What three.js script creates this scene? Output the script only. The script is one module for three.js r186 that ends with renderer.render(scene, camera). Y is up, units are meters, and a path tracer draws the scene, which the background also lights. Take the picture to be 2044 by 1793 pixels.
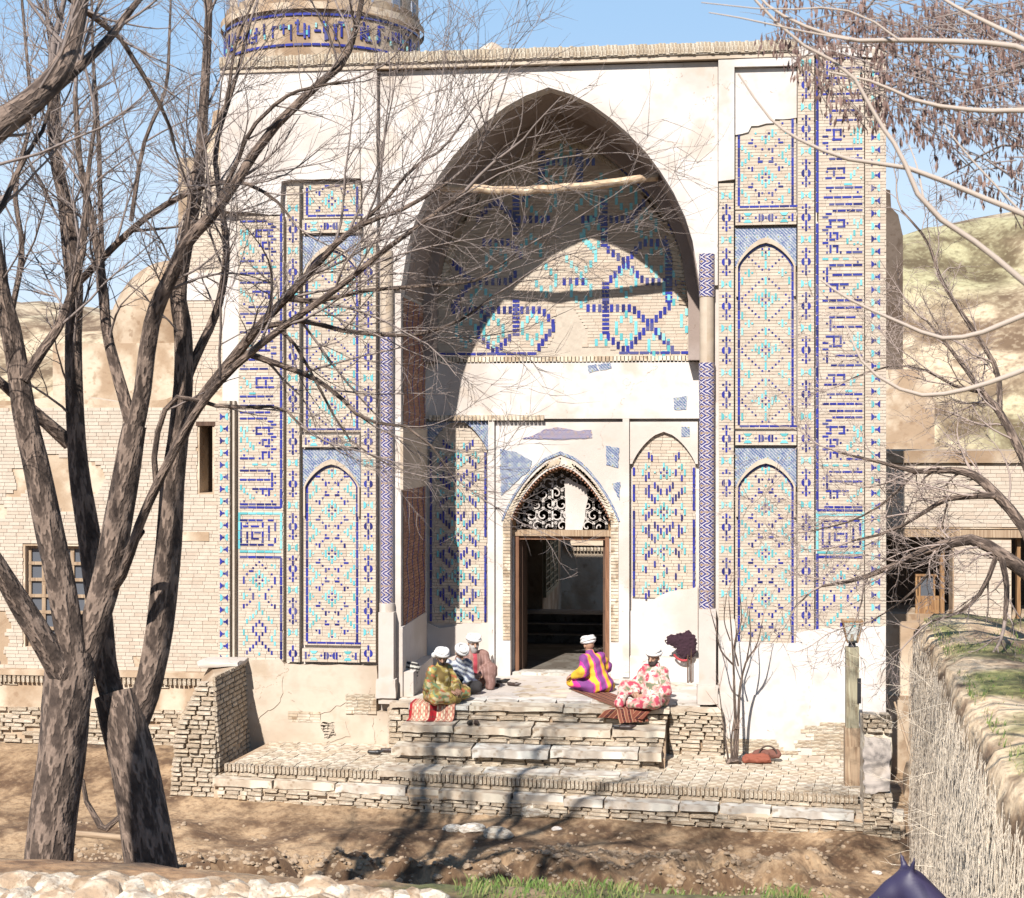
import * as THREE from 'three';
import { mergeGeometries } from 'three/addons/utils/BufferGeometryUtils.js';

// ---------- camera (a level view camera, verticals stay parallel) ----------
const scene = new THREE.Scene();
const FPX = 3050, CX = 1022, CY = 875, TH = 6.93 * Math.PI / 180;      // focal length and principal point in units of a 2044 x 1793 picture
const CAM = new THREE.Vector3(0, 4.44, 25.69);
const FW = new THREE.Vector3(-Math.sin(TH), 0, -Math.cos(TH)), RT = new THREE.Vector3(Math.cos(TH), 0, -Math.sin(TH));
const camera = new THREE.PerspectiveCamera(2 * Math.atan(896.5 / FPX) * 180 / Math.PI, 1024 / 898, 0.1, 900);
camera.position.copy(CAM); camera.lookAt(CAM.clone().add(FW));
camera.setViewOffset(2044, 1793, 0, 21.5, 2044, 1793);
camera.focus = 24; camera.userData.fStop = 4.5;

// ---------- sky ----------
{
  const W = 512, H = 256, a = new Float32Array(W * H * 4);
  const stops = [[-90, .10, .08, .06], [-2, .16, .14, .11], [0, .42, .48, .55], [8.5, .345, .44, .55], [15, .215, .335, .49], [30, .10, .205, .37], [90, .035, .085, .21]];
  for (let j = 0; j < H; j++) {
    const el = ((j + .5) / H - .5) * 180; let k = 0; while (k < stops.length - 2 && el > stops[k + 1][0]) k++;
    const A = stops[k], B = stops[k + 1], t = Math.min(1, Math.max(0, (el - A[0]) / (B[0] - A[0]))), s = t * t * (3 - 2 * t) * .5 + t * .5;
    for (let i = 0; i < W; i++) { const o = (j * W + i) * 4; for (let c = 0; c < 3; c++) a[o + c] = A[c + 1] + (B[c + 1] - A[c + 1]) * s; a[o + 3] = 1; }
  }
  const t = new THREE.DataTexture(a, W, H, THREE.RGBAFormat, THREE.FloatType);
  t.mapping = THREE.EquirectangularReflectionMapping; t.magFilter = THREE.LinearFilter; t.minFilter = THREE.LinearFilter; t.needsUpdate = true;
  scene.background = t; scene.environment = t; scene.backgroundIntensity = 1; scene.environmentIntensity = 1;
}
// ---------- sun: high, behind the camera's left shoulder ----------
const sun = new THREE.DirectionalLight(new THREE.Color(1, .95, .885), 5);
sun.position.set(-.57, 2.32, 2.6).multiplyScalar(12); sun.target.position.set(0, 0, 0);
sun.castShadow = true; sun.shadow.mapSize.set(4096, 4096); sun.shadow.radius = 1;
Object.assign(sun.shadow.camera, { left: -24, right: 24, top: 24, bottom: -24, near: 1, far: 120 });
scene.add(sun, sun.target);

const renderer = new THREE.WebGLRenderer({ antialias: true });
renderer.toneMapping = THREE.LinearToneMapping; renderer.toneMappingExposure = 1.95;
renderer.shadowMap.enabled = true;

// ---------- pixel helpers ----------
const V = (x, y, z) => new THREE.Vector3(x, y, z);
const ray = (px, py) => FW.clone().multiplyScalar(FPX).addScaledVector(RT, px - CX).add(V(0, CY - py, 0));
const PZ = (px, py, z) => { const d = ray(px, py); return d.multiplyScalar((z - CAM.z) / d.z).add(CAM); };   // on the plane z
const PY = (px, py, y) => { const d = ray(px, py); return d.multiplyScalar((y - CAM.y) / d.y).add(CAM); };   // on the level y
const PD = (px, py, D) => ray(px, py).multiplyScalar(D / FPX).add(CAM);                                        // at depth D
const rect = (a, b, t, u, z) => { const m = (a + b) / 2, n = (t + u) / 2; return { x0: PZ(a, n, z).x, x1: PZ(b, n, z).x, y1: PZ(m, t, z).y, y0: PZ(m, u, z).y }; };

// ---------- random numbers and noise ----------
let seedState = 1234567;
const seed = s => { seedState = s | 0; };
const R = () => { seedState = (seedState + 0x6D2B79F5) | 0; let t = Math.imul(seedState ^ (seedState >>> 15), 1 | seedState); t = (t + Math.imul(t ^ (t >>> 7), 61 | t)) ^ t; return ((t ^ (t >>> 14)) >>> 0) / 4294967296; };
const RR = (a, b) => a + (b - a) * R();
const hash = (x, y, z) => { let h = Math.imul(x | 0, 374761393) ^ Math.imul(y | 0, 668265263) ^ Math.imul(z | 0, 2147483647 - 1013904223); h = Math.imul(h ^ (h >>> 13), 1274126177); return ((h ^ (h >>> 16)) >>> 0) / 4294967296; };
const sm = t => t * t * (3 - 2 * t), lerp = (a, b, t) => a + (b - a) * t, clamp = (x, a = 0, b = 1) => Math.min(b, Math.max(a, x)), step = (a, b, x) => sm(clamp((x - a) / (b - a)));
function noise(x, y, z = 0, per = 0) {
  const xi = Math.floor(x), yi = Math.floor(y), zi = Math.floor(z), u = sm(x - xi), v = sm(y - yi), w = sm(z - zi);
  const m = per ? (q => ((q % per) + per) % per) : (q => q);
  const h = (a, b, c) => hash(m(xi + a), m(yi + b), zi + c);
  return lerp(lerp(lerp(h(0, 0, 0), h(1, 0, 0), u), lerp(h(0, 1, 0), h(1, 1, 0), u), v), lerp(lerp(h(0, 0, 1), h(1, 0, 1), u), lerp(h(0, 1, 1), h(1, 1, 1), u), v), w);
}
const fbm = (x, y, z = 0, o = 4, per = 0) => { let s = 0, a = .5, n = 0; for (let i = 0; i < o; i++) { s += a * noise(x, y, z + i * 7.3, per); n += a; a *= .5; x *= 2; y *= 2; z *= 2; per *= 2; } return s / n; };

// ---------- textures (tileable, uv in metres through repeat) ----------
function tex(n, metres, fn, srgb = true) {
  const d = new Uint8Array(n * n * 4);
  for (let j = 0; j < n; j++) for (let i = 0; i < n; i++) { const c = fn(i / n, j / n), o = (j * n + i) * 4; for (let k = 0; k < 3; k++) d[o + k] = clamp(Array.isArray(c) ? c[k] : c) * 255; d[o + 3] = 255; }
  const t = new THREE.DataTexture(d, n, n); t.wrapS = t.wrapT = THREE.RepeatWrapping; t.magFilter = THREE.LinearFilter; t.minFilter = THREE.LinearMipmapLinearFilter; t.generateMipmaps = true;
  t.repeat.set(1 / metres, 1 / metres); if (srgb) t.colorSpace = THREE.SRGBColorSpace; t.needsUpdate = true; return t;
}
const mix3 = (a, b, t) => [lerp(a[0], b[0], t), lerp(a[1], b[1], t), lerp(a[2], b[2], t)];
const S = new THREE.Color();
const lin = (r, g, b) => new THREE.Color().setRGB(r, g, b);
// grain: a light grey texture multiplied with a material's colour
const grainOf = (n, m, s, lo, o = 5) => tex(n, m, (u, v) => lo + (1 - lo) * fbm(u * s, v * s, 3, o, s));
const T = {};
T.fine = grainOf(256, 1.2, 16, .88);
T.bumpF = tex(256, 1.2, (u, v) => fbm(u * 24, v * 24, 9, 4, 24), false);
T.rough = tex(256, 2.3, (u, v) => fbm(u * 8, v * 8, 5, 6, 8), false);
T.plaster = tex(512, 5.3, (u, v) => { // lime wash: faint grey and tan patches, brush streaks, a few hairline cracks
  const a = fbm(u * 5, v * 5, 1, 6, 5), c = fbm(u * 12, v * 12, 8, 5, 12), e = fbm(u * 40, v * 40, 12, 3, 40);
  let k = mix3([1, .99, .98], [.92, .89, .86], step(.42, .72, a)); k = mix3(k, [.87, .81, .74], step(.60, .78, c) * .55); k = mix3(k, [.9, .87, .84], clamp(e * 1.4 - .7));
  if (Math.abs(fbm(u * 7, v * 7, 21, 5, 7) - .5) < .0022 && c > .5) k = mix3(k, [.6, .52, .46], .5); return k;
});
T.mud = tex(512, 3.3, (u, v) => { const a = fbm(u * 6, v * 6, 4, 6, 6), b = fbm(u * 24, v * 24, 6, 4, 24); return mix3(mix3([1, .98, .95], [.82, .75, .68], step(.35, .7, a)), [.7, .61, .53], step(.6, .8, b) * .5); });
T.dirt = tex(512, 2.1, (u, v) => { const a = fbm(u * 6, v * 6, 14, 6, 6), b = fbm(u * 40, v * 40, 16, 3, 40); return mix3(mix3([1, .95, .88], [.55, .47, .40], step(.3, .72, a)), b > .62 ? [1, .98, .93] : [.45, .38, .33], Math.abs(b - .5) * 1.3); });
T.dirtB = tex(512, 1.3, (u, v) => fbm(u * 14, v * 14, 24, 6, 14), false);
const ridge = (u, v) => { const a = fbm(u * 40, v * 8, 7, 3, 8), c = fbm(u * 16, v * 8, 17, 3, 8), b = fbm(u * 72, v * 24, 13, 2, 24); return clamp((1 - step(.34, .62, a)) * .6 + (1 - step(.3, .7, c)) * .2 + b * .3 - .08); };
T.bark = tex(512, .7, (u, v) => mix3([1, .95, .9], [.42, .38, .355], clamp(ridge(u, v) * 1.1 - .08)));
T.barkB = tex(512, .7, (u, v) => 1 - ridge(u, v), false);
T.stone = tex(512, 1.7, (u, v) => { const a = fbm(u * 5, v * 5, 31, 6, 5), b = fbm(u * 18, v * 18, 33, 4, 18); return mix3(mix3([1, 1, .98], [.84, .80, .76], step(.4, .65, a)), [.62, .54, .46], step(.6, .76, b) * .6); });
T.wood = tex(256, .6, (u, v) => { const f = fbm(u * 30, v * 2, 2, 4, 0); return mix3([.6, .5, .42], [1, .96, .9], f); });
// blue tile mosaic: dense scrolls, too fine to pick apart
T.mosaic = tex(512, .7, (u, v) => {
  const s = 4, x = (u * s) % 1 - .5, y = (v * s) % 1 - .5, r = Math.hypot(x, y), a = Math.atan2(y, x);
  const pet = Math.cos(a * 6) * .05 + .17, w = fbm(u * 12, v * 12, 51, 3, 12);
  if (r < .07) return [.85, .72, .38]; if (Math.abs(r - pet) < .03) return [.92, .9, .86]; if (r < pet) return [.55, .72, .80];
  const sp = Math.sin((x * 2 + w * 3) * 9) * Math.sin((y * 2 - w * 3) * 9); if (sp > .3) return [.88, .89, .88]; if (sp < -.7) return [.35, .62, .62];
  return w > .5 ? [.42, .47, .66] : [.60, .63, .72];
});
T.shaft = tex(512, .44, (u, v) => { // the corner shafts: small net of lozenges in cobalt, white and ochre, chipped in places
  const s = 3, x = (u * s) % 1 - .5, y = (v * s) % 1 - .5, d = Math.abs(x) + Math.abs(y), w = noise(u * 60, v * 60, 1, 60), chip = fbm(u * 10, v * 10, 5, 4, 10);
  let c; if (Math.abs(d - .5) < .07) c = [.95, .93, .90]; else if (d > .5) { const e = 1 - d; c = e < .14 ? [.72, .58, .36] : e < .25 ? [.88, .86, .86] : [.16, .17, .48]; } else if (d < .12) c = [.76, .54, .38]; else if (d < .24) c = [.86, .84, .84]; else c = w > .35 ? [.15, .16, .47] : [.24, .27, .58];
  return mix3(c, [.74, .66, .58], step(.60, .68, chip) * .85 + w * .10);
});

const ALB = .7;   // keeps the palette below inside real reflectances
function mat(r, g, b, o = {}) { const { rough = .92, ...q } = o; return new THREE.MeshStandardMaterial({ color: lin(r * ALB, g * ALB, b * ALB), roughness: rough, ...q }); }
const M = {
  plaster: mat(.70, .665, .64, { map: T.plaster, bumpMap: T.rough, bumpScale: .012 }),
  plasterGreyShade: mat(.37, .31, .285, { map: T.plaster, bumpMap: T.rough, bumpScale: .02 }),  // grey plaster, darkened so its colour carries the vault shade
  plasterTan: mat(.60, .515, .42, { map: T.plaster, bumpMap: T.rough, bumpScale: .02 }),
  mortar: mat(.62, .53, .43, { map: T.fine, bumpMap: T.bumpF, bumpScale: .006 }),
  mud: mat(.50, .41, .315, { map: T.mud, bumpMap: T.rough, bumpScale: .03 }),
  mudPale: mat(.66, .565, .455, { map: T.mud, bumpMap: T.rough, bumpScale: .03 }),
  dirt: mat(1, 1, 1, { map: T.dirt, bumpMap: T.dirtB, bumpScale: .03, vertexColors: true, rough: 1 }),
  bark: mat(.30, .245, .215, { map: T.bark, bumpMap: T.barkB, bumpScale: .02, rough: 1 }),
  twig: mat(.27, .215, .19, { rough: .9 }), twigPale: mat(.47, .385, .32, { rough: .8 }), twigMid: mat(.40, .31, .265, { rough: .85 }), twigRed: mat(.34, .22, .17, { rough: .8 }),
  stone: mat(.78, .73, .665, { map: T.stone, bumpMap: T.rough, bumpScale: .012 }), stoneGrey: mat(.68, .66, .63, { map: T.stone, bumpMap: T.rough, bumpScale: .01 }), stoneTan: mat(.69, .61, .51, { map: T.stone, bumpMap: T.rough, bumpScale: .014 }),
  mosaic: mat(.66, .66, .70, { map: T.mosaic, rough: .45 }), shaft: mat(.75, .72, .80, { map: T.shaft, rough: .35 }),
  wood: mat(.36, .20, .12, { map: T.wood, rough: .7 }), woodDark: mat(.16, .10, .07, { map: T.wood, rough: .8 }), woodPale: mat(.62, .53, .42, { map: T.wood, rough: .8 }), woodOchre: mat(.50, .33, .17, { map: T.wood, rough: .75 }), peeled: mat(.95, .86, .72, { map: T.wood, rough: .8 }), woodGreen: mat(.56, .60, .50, { map: T.wood, rough: .8 }),
  iron: mat(.05, .05, .055, { rough: .5, metalness: .6 }),
  shadeDarkMud: mat(.13, .10, .08, { map: T.mud, bumpMap: T.rough, bumpScale: .03 }), shadeDarkStone: mat(.16, .14, .12, { map: T.stone }),  // mud and stone darkened: shade put into the colour of passage and recess backs
  glass: new THREE.MeshPhysicalMaterial({ color: lin(.85, .9, .9), roughness: .08, transmission: 1, thickness: 0 }),
  pane: mat(.12, .13, .15, { rough: .12 }),
};
M.buff = [[.67, .565, .455], [.70, .595, .48], [.65, .54, .43], [.685, .57, .455], [.63, .51, .40]].map(c => mat(...c, { map: T.fine, rough: .95 }));
M.blue = [[.024, .028, .25], [.028, .036, .31], [.018, .02, .14], [.034, .045, .28], [.09, .09, .24]].map(c => mat(...c, { rough: .28 }));
M.turq = [[.14, .50, .55], [.20, .58, .62], [.11, .42, .44], [.28, .58, .58]].map(c => mat(...c, { rough: .28 }));
M.red = [[.40, .19, .12], [.45, .23, .14], [.34, .16, .10]].map(c => mat(...c, { map: T.fine, rough: .95 }));
M.rub = [[.74, .655, .545], [.69, .60, .49], [.78, .695, .585], [.62, .525, .415], [.71, .60, .47]].map(c => mat(...c, { map: T.stone, bumpMap: T.bumpF, bumpScale: .01, rough: 1 }));

// ---------- scene graph helpers ----------
const taken = {};
const numbered = n => { taken[n] = (taken[n] ?? -1) + 1; return taken[n] ? n + '_' + String(taken[n]).padStart(3, '0') : n; };
function thing(name, label, category, group, o = new THREE.Group()) { o.name = numbered(name); o.userData = { label, category }; if (group) o.userData.group = group; scene.add(o); return o; }
const structure = (name, o) => { o.name = numbered(name); o.userData = { kind: 'structure' }; scene.add(o); return o; };
function part(parent, name, geo, m, label) { const o = new THREE.Mesh(Array.isArray(geo) ? mergeGeometries(geo.map(g => g.index ? g.toNonIndexed() : g)) : geo, m); o.name = name; if (label) o.userData.label = label; parent.add(o); return o; }
const stuff = o => { o.userData.kind = 'stuff'; return o; };
function boxUV(g) { // uv in metres from the dominant direction of the normal
  const p = g.attributes.position, n = g.attributes.normal, u = new Float32Array(p.count * 2);
  for (let i = 0; i < p.count; i++) { const ax = Math.abs(n.getX(i)), ay = Math.abs(n.getY(i)), az = Math.abs(n.getZ(i)); const q = ay > ax && ay > az ? [p.getX(i), p.getZ(i)] : ax > az ? [p.getZ(i), p.getY(i)] : [p.getX(i), p.getY(i)]; u[i * 2] = q[0] + .37 * p.getZ(i) * (az > .5 ? 1 : 0); u[i * 2 + 1] = q[1]; }
  g.setAttribute('uv', new THREE.BufferAttribute(u, 2)); return g;
}
const box = (x0, x1, y0, y1, z0, z1) => { const g = new THREE.BoxGeometry(x1 - x0, y1 - y0, z1 - z0); g.translate((x0 + x1) / 2, (y0 + y1) / 2, (z0 + z1) / 2); return boxUV(g); };
const boxR = (r, z0, z1) => box(r.x0, r.x1, r.y0, r.y1, z0, z1);
const extrude = (shape, z0, z1, seg = 1) => { const g = new THREE.ExtrudeGeometry(shape, { depth: z1 - z0, bevelEnabled: false, steps: seg, curveSegments: 10 }); g.translate(0, 0, z0); return boxUV(g); };
const shapeOf = pts => new THREE.Shape(pts.map(p => new THREE.Vector2(p[0], p[1])));
function ragged(pts, amp, stepLen = .12, keep = []) { // break the edges of an outline up
  const o = []; pts.forEach((p, i) => { const q = pts[(i + 1) % pts.length], L = Math.hypot(q[0] - p[0], q[1] - p[1]), n = Math.max(1, Math.round(L / stepLen)), a = keep.includes(i) ? 0 : amp; for (let k = 0; k < n; k++) { const t = k / n, e = k ? a : 0; o.push([lerp(p[0], q[0], t) + RR(-e, e), lerp(p[1], q[1], t) + RR(-e, e)]); } }); return o;
}
// jitter the corners of a box by a noise of position: an old, worn block
function worn(w, h, d, amp = .015, sx = 3, sy = 1, sz = 2, sd = 0) {
  const g = new THREE.BoxGeometry(w, h, d, sx, sy, sz), p = g.attributes.position;
  for (let i = 0; i < p.count; i++) { const x = p.getX(i), y = p.getY(i), z = p.getZ(i), f = 9; const ex = Math.abs(x) > w * .49, ey = Math.abs(y) > h * .49, ez = Math.abs(z) > d * .49; const k = (ex + ey + ez) > 1 ? 1.1 : .5;
    p.setXYZ(i, x + (noise(x * f + sd, y * f, z * f) - .5) * amp * 2 * k - (ex && (ey || ez) ? Math.sign(x) * amp * .5 : 0), y + (noise(x * f, y * f + sd, z * f + 9) - .5) * amp * 2 * k - (ey && (ex || ez) ? Math.sign(y) * amp * .6 : 0), z + (noise(x * f, y * f + 40, z * f + sd) - .5) * amp * 2 * k - (ez && (ex || ey) ? Math.sign(z) * amp * .6 : 0)); }
  g.computeVertexNormals(); return boxUV(g);
}
// alike pieces: the largest `cap` become meshes of their own, the rest one merged part
const unit = new THREE.BoxGeometry(1, 1, 1);
const wornUnits = [1, 2, 3, 4].map(k => worn(1, 1, 1, .09, 2, 2, 2, k * 13.7));
class Pieces {
  constructor(parent, name, mats, cap = 300, rough = false) { Object.assign(this, { parent, name, mats, cap, list: [], rough }); }
  add(x, y, z, w, h, d, m = -1, rz = 0, pri = 0) { this.list.push([x, y, z, w, h, d, m < 0 ? Math.min(this.mats.length - 1, Math.floor(R() * this.mats.length)) : m, rz, pri]); }
  flush(gap) {
    const l = this.list.sort((a, b) => (b[8] - a[8]) || (b[3] * b[4] - a[3] * a[4])), own = l.slice(0, this.cap), rest = l.slice(this.cap);
    for (const [x, y, z, w, h, d, m, rz] of own) { const o = new THREE.Mesh(this.rough ? wornUnits[Math.floor(R() * 4)] : unit, this.mats[m]); o.name = this.name; o.position.set(x, y, z); o.scale.set(w, h, d); o.rotation.z = rz; this.parent.add(o); }
    this.mats.forEach((mt, k) => { const q = rest.filter(a => a[6] === k); if (!q.length) return; const pos = [], nor = [], idx = [];
      for (const [x, y, z, w, h, d, , rz] of q) { const c = Math.cos(rz), s = Math.sin(rz); for (const [nx, ny, nz, cs] of FACES) { const b = pos.length / 3; for (const [a, e, f] of cs) { const X = a * w / 2, Y = e * h / 2; pos.push(x + X * c - Y * s, y + X * s + Y * c, z + f * d / 2); nor.push(nx * c - ny * s, nx * s + ny * c, nz); } idx.push(b, b + 1, b + 2, b, b + 2, b + 3); } }
      const g = new THREE.BufferGeometry(); g.setAttribute('position', new THREE.Float32BufferAttribute(pos, 3)); g.setAttribute('normal', new THREE.Float32BufferAttribute(nor, 3)); g.setIndex(idx); boxUV(g);
      stuff(part(this.parent, this.name + '_field', g, mt)); });
  }
}
const FACES = [[0, 0, 1, [[-1, -1, 1], [1, -1, 1], [1, 1, 1], [-1, 1, 1]]], [1, 0, 0, [[1, -1, 1], [1, -1, -1], [1, 1, -1], [1, 1, 1]]], [-1, 0, 0, [[-1, -1, -1], [-1, -1, 1], [-1, 1, 1], [-1, 1, -1]]], [0, 1, 0, [[-1, 1, 1], [1, 1, 1], [1, 1, -1], [-1, 1, -1]]], [0, -1, 0, [[-1, -1, -1], [1, -1, -1], [1, -1, 1], [-1, -1, 1]]]];
// =====================================================================================
// THE PORTAL: a tall brick gate with glazed brick patterns, a pointed vaulted recess and a door
// =====================================================================================
seed(11);
const portal = thing('tiled_portal', 'tall brick gate with blue glazed patterns and a deep pointed arch', 'gate');
const ZC = -.16, ZB = -2.6;                                     // front of the core, front of the recess's back wall
const mx = .0552, my = .0530;                                   // the pattern's module
const blueP = new Pieces(portal, 'blue_glazed_brick', M.blue, 300), turqP = new Pieces(portal, 'turquoise_glazed_brick', M.turq, 300), buffP = new Pieces(portal, 'buff_brick', M.buff, 300), wornP = new Pieces(portal, 'soldier_brick', M.rub, 260);

// ---- the pointed arch of the recess, traced on the front plane ----
const axisX = PZ(1094, 400, 0).x, halfW = (PZ(1393, 700, 0).x - PZ(791, 700, 0).x) / 2;
const archHalf = [[1097, 172], [1140, 186], [1180, 206], [1220, 235], [1255, 266], [1290, 303], [1318, 340], [1345, 383], [1368, 432], [1383, 480], [1391, 530], [1393, 575]].map(([a, b]) => { const p = PZ(a, b, 0); return [Math.max(0, p.x - axisX), p.y]; });
archHalf[0][0] = 0; archHalf[archHalf.length - 1][0] = halfW;
const archPts = (inset = 0, drop = 0, foot = -.02) => { // closed outline, counter-clockwise from the left foot
  const k = (halfW - inset) / halfW, r = archHalf.map(([a, b]) => [a * k, b - drop * step(8, 10.4, b)]);
  return [[-halfW + inset, foot], [halfW - inset, foot], ...r.slice().reverse(), ...r.slice(1).map(([a, b]) => [-a, b])].map(([a, b]) => [axisX + a, b]);
};
const X0 = PZ(435, 900, 0).x, X1 = PZ(1770, 900, 0).x, YT = PZ(1100, 100, 0).y, YB = -1.7;
{ // core of the gate with the recess cut through
  const s = shapeOf([[X0 + .03, YB], [X1, YB], [X1, YT - .02], [X0 + .03, YT - .02]]); s.holes.push(new THREE.Path(archPts(0, 0, 0.0).map(p => new THREE.Vector2(...p))));
  part(portal, 'wall_core', extrude(s, ZB - .2, ZC), M.plaster);
}
{ // inner order of the vault, against the back wall
  const O = archPts(.004, .004, 5.9).slice(2), I = archPts(.22, .34, 5.9).slice(2); const s = shapeOf([[axisX + halfW - .004, 5.86], ...O, [axisX - halfW + .004, 5.86], [axisX - halfW + .22, 5.86], ...I.slice().reverse(), [axisX + halfW - .22, 5.86]]); part(portal, 'inner_arch', extrude(s, ZB - .1, ZB + .42), M.plasterGreyShade);
  const W = archPts(-.004, -.004, 7).slice(2), N = archPts(.012, .012, 7).slice(2); part(portal, 'vault_lining', extrude(shapeOf([...W, ...N.slice().reverse()]), ZB + .42, -.5), M.plasterGreyShade, 'old grey plaster under the vault, darkened in colour for its shade');
}
// ---- brick fields: courses of buff brick over a mortar bed ----
function courses(r, z, { clip, L = [2.6, 4.4], h = my, P = buffP, dep = .014, gap = .006, rough = .002, pri = 0 } = {}) {
  const n = Math.max(1, Math.round((r.y1 - r.y0) / h)), hh = (r.y1 - r.y0) / n;
  for (let j = 0; j < n; j++) { let x = r.x0 - RR(0, 2) * mx; const y = r.y0 + (j + .5) * hh;
    while (x < r.x1) { const w = RR(...L) * mx; let a = Math.max(x, r.x0), b = Math.min(x + w, r.x1); x += w;
      if (clip) { const t = .02; while (a < b && !clip(a + .004, y)) a += t; while (b > a && !clip(b - .004, y)) b -= t; }
      if (b - a < .03) continue; P.add((a + b) / 2, y, z + dep / 2 + RR(-rough, rough), b - a - gap, hh - gap, dep, -1, 0, pri); } }
}
const glaze = (P, x, y, w, h, z, pri = 0) => P.add(x, y, z + .011 + RR(-.001, .001), w, h, .022, -1, 0, pri);
// a pattern writer in modules round an origin: c to the right, r downwards
function writer(ox, oy, z, ok = () => true, miss = .03, sx = 1, pri = 0) {
  const put = (P, c, r, w, h) => { const x = ox + c * mx * sx, y = oy - r * my; if (ok(x, y, w * mx / 2, h * my / 2) && R() > miss) glaze(P, x, y, w * mx * .93 - .006, h * my * .93 - .006, z, pri); };
  return { b: (c, r, w = .72, h = .78) => put(blueP, c, r, w, h), t: (c, r, w = .72, h = .78) => put(turqP, c, r, w, h),
    H: (a, b, r, P = blueP) => { let x = a; while (x <= b + .01) { const w = Math.min(b - x + 1, RR(2.1, 3.2)); if (w < .5) break; put(P, x - .5 + w / 2, r, w, .8); x += w; } },
    Vv: (c, a, b, P = blueP) => { let y = a; while (y <= b + .01) { const h = Math.min(b - y + 1, RR(2.1, 3.2)); if (h < .5) break; put(P, c, y - .5 + h / 2, .78, h); y += h; } } };
}
const pm = f => { f(1); f(-1); };
function rosette(w) { w.b(0, -1); w.b(0, 1); pm(s => { w.b(s, 0); w.t(s, -1.5, .75, 1.7); w.t(s, 1.5, .75, 1.7); w.t(s * 2, 0, .75, 2.7); w.t(s * 3, 0); }); w.t(0, -2.5, .75, 1.9); w.t(0, 2.5, .75, 1.9); }
function lowerMotif(w) { rosette(w); pm(s => { // angled hooks and stepped lozenges, period 14
  w.t(s * 6, 0); w.t(s * 7, 0, .75, 2.7); w.b(s * 5, -3); w.b(s * 4, -2.6, .75, 1.7); w.b(s * 4, 2); w.b(s * 4.5, 3, 1.7, .75); w.b(s * 3, 4); w.b(s * 3, -4);
  w.b(s * 2, 5.4, .75, 1.7); w.b(s * 1, 5); w.t(s * 4, 7); w.t(s * 5, 7, .75, 2.7); w.t(s * 6, 5.4, .75, 1.7); w.t(s * 6, 8.6, .75, 1.7); w.t(s * 7, 4.4, .75, 1.7); w.t(s * 7, 9.5, .75, 1.7); w.b(s * 2, 8); w.b(s * 1.6, 9, 1.7, .75); w.b(s * 2, -6); w.b(s * 1.6, -5, 1.7, .75); }); w.t(0, 7); }
function upperMotif(w) { rosette(w); pm(s => { for (let k = 1; k < 8; k++) { w.b(s * k, 7.5 - k, .68, .72); w.b(s * k, -7.5 + k, .68, .72); }   // lozenge net of small squares, period 15
  w.t(s * 5, 7.5, .75, 2.7); w.t(s * 4, 7.5); w.t(s * 6, 7.5); w.t(s * 7, 5, .75, 2.6); w.t(s * 7, 10, .75, 2.6); w.t(s * 4, 0); w.t(s * 3, -1.2, .75, 1.7); }); w.t(0, 5, .75, 2.7); w.t(0, 10, .75, 2.7); }
// half moons and waisted tiles are cut shapes
const moonG = s => { const sh = new THREE.Shape(); sh.moveTo(0, -1.15 * my); sh.absarc(0, 0, 1.15 * my, -Math.PI / 2, Math.PI / 2); sh.lineTo(0, -1.15 * my); const g = new THREE.ExtrudeGeometry(sh, { depth: .022, bevelEnabled: false, curveSegments: 5 }); g.scale(s * .8, 1, 1); if (s < 0) { const i = g.attributes.position; for (let k = 0; k < i.count; k += 3) { const t = [i.getX(k), i.getY(k), i.getZ(k)]; i.setXYZ(k, i.getX(k + 1), i.getY(k + 1), i.getZ(k + 1)); i.setXYZ(k + 1, ...t); } g.computeVertexNormals(); } return g; };
const waistG = () => { const sh = new THREE.Shape(); sh.moveTo(-.45 * mx, -1.25 * my); sh.quadraticCurveTo(.1 * mx, 0, -.45 * mx, 1.25 * my); sh.lineTo(.45 * mx, .85 * my); sh.lineTo(.45 * mx, -.85 * my); const g = new THREE.ExtrudeGeometry(shapeOf([[-.5 * mx, -1.3 * my], [.35 * mx, -.62 * my], [.35 * mx, .62 * my], [-.5 * mx, 1.3 * my]]), { depth: .022, bevelEnabled: false }); return g; };
const G = { moonR: moonG(1), moonL: moonG(-1), waist: waistG() };
const tri = (() => { const g = new THREE.ExtrudeGeometry(shapeOf([[-.35 * mx, -1.15 * my], [.5 * mx, -.3 * my], [.5 * mx, .3 * my], [-.35 * mx, 1.15 * my]]), { depth: .022, bevelEnabled: false }); return g; })();
function cut(name, g, m, x, y, z, rz = 0) { const o = new THREE.Mesh(g, m); o.name = name; o.position.set(x, y, z); o.rotation.z = rz; portal.add(o); }
const pick = a => a[Math.floor(R() * a.length)];
function chain(cx, cy, z, rot = 0, ends = true) { // the chain link of the borders; rot turns it for the cross bands
  const w = writer(cx, cy, z, undefined, .02, 1, 1);
  for (const s of [-1, 1]) { const o = [s * .52 * mx, 0]; cut('moon_tile', s > 0 ? G.moonR : G.moonL, pick(M.blue), cx + o[0], cy, z); }
  if (rot) return; w.b(0, -1.8, .75, 1.9); w.b(0, 1.8, .75, 1.9); if (ends) { w.b(0, -3.6, .75, 1.6); w.b(0, 3.6, .75, 1.6); pm(s => { w.b(s, -3.1); w.b(s, 3.1); }); }
}
function waist(cx, cy, z, horiz) { const w = writer(cx, cy, z, undefined, 0); w.t(0, 0, .62, .62); for (const s of [-1, 1]) { const m = pick(M.turq); horiz ? cut('waisted_tile', G.waist, m, cx, cy + s * 1.0 * my, z, s > 0 ? -Math.PI / 2 : Math.PI / 2) : cut('waisted_tile', G.waist, m, cx + s * 1.0 * mx, cy, z, s > 0 ? Math.PI : 0); } }
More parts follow.
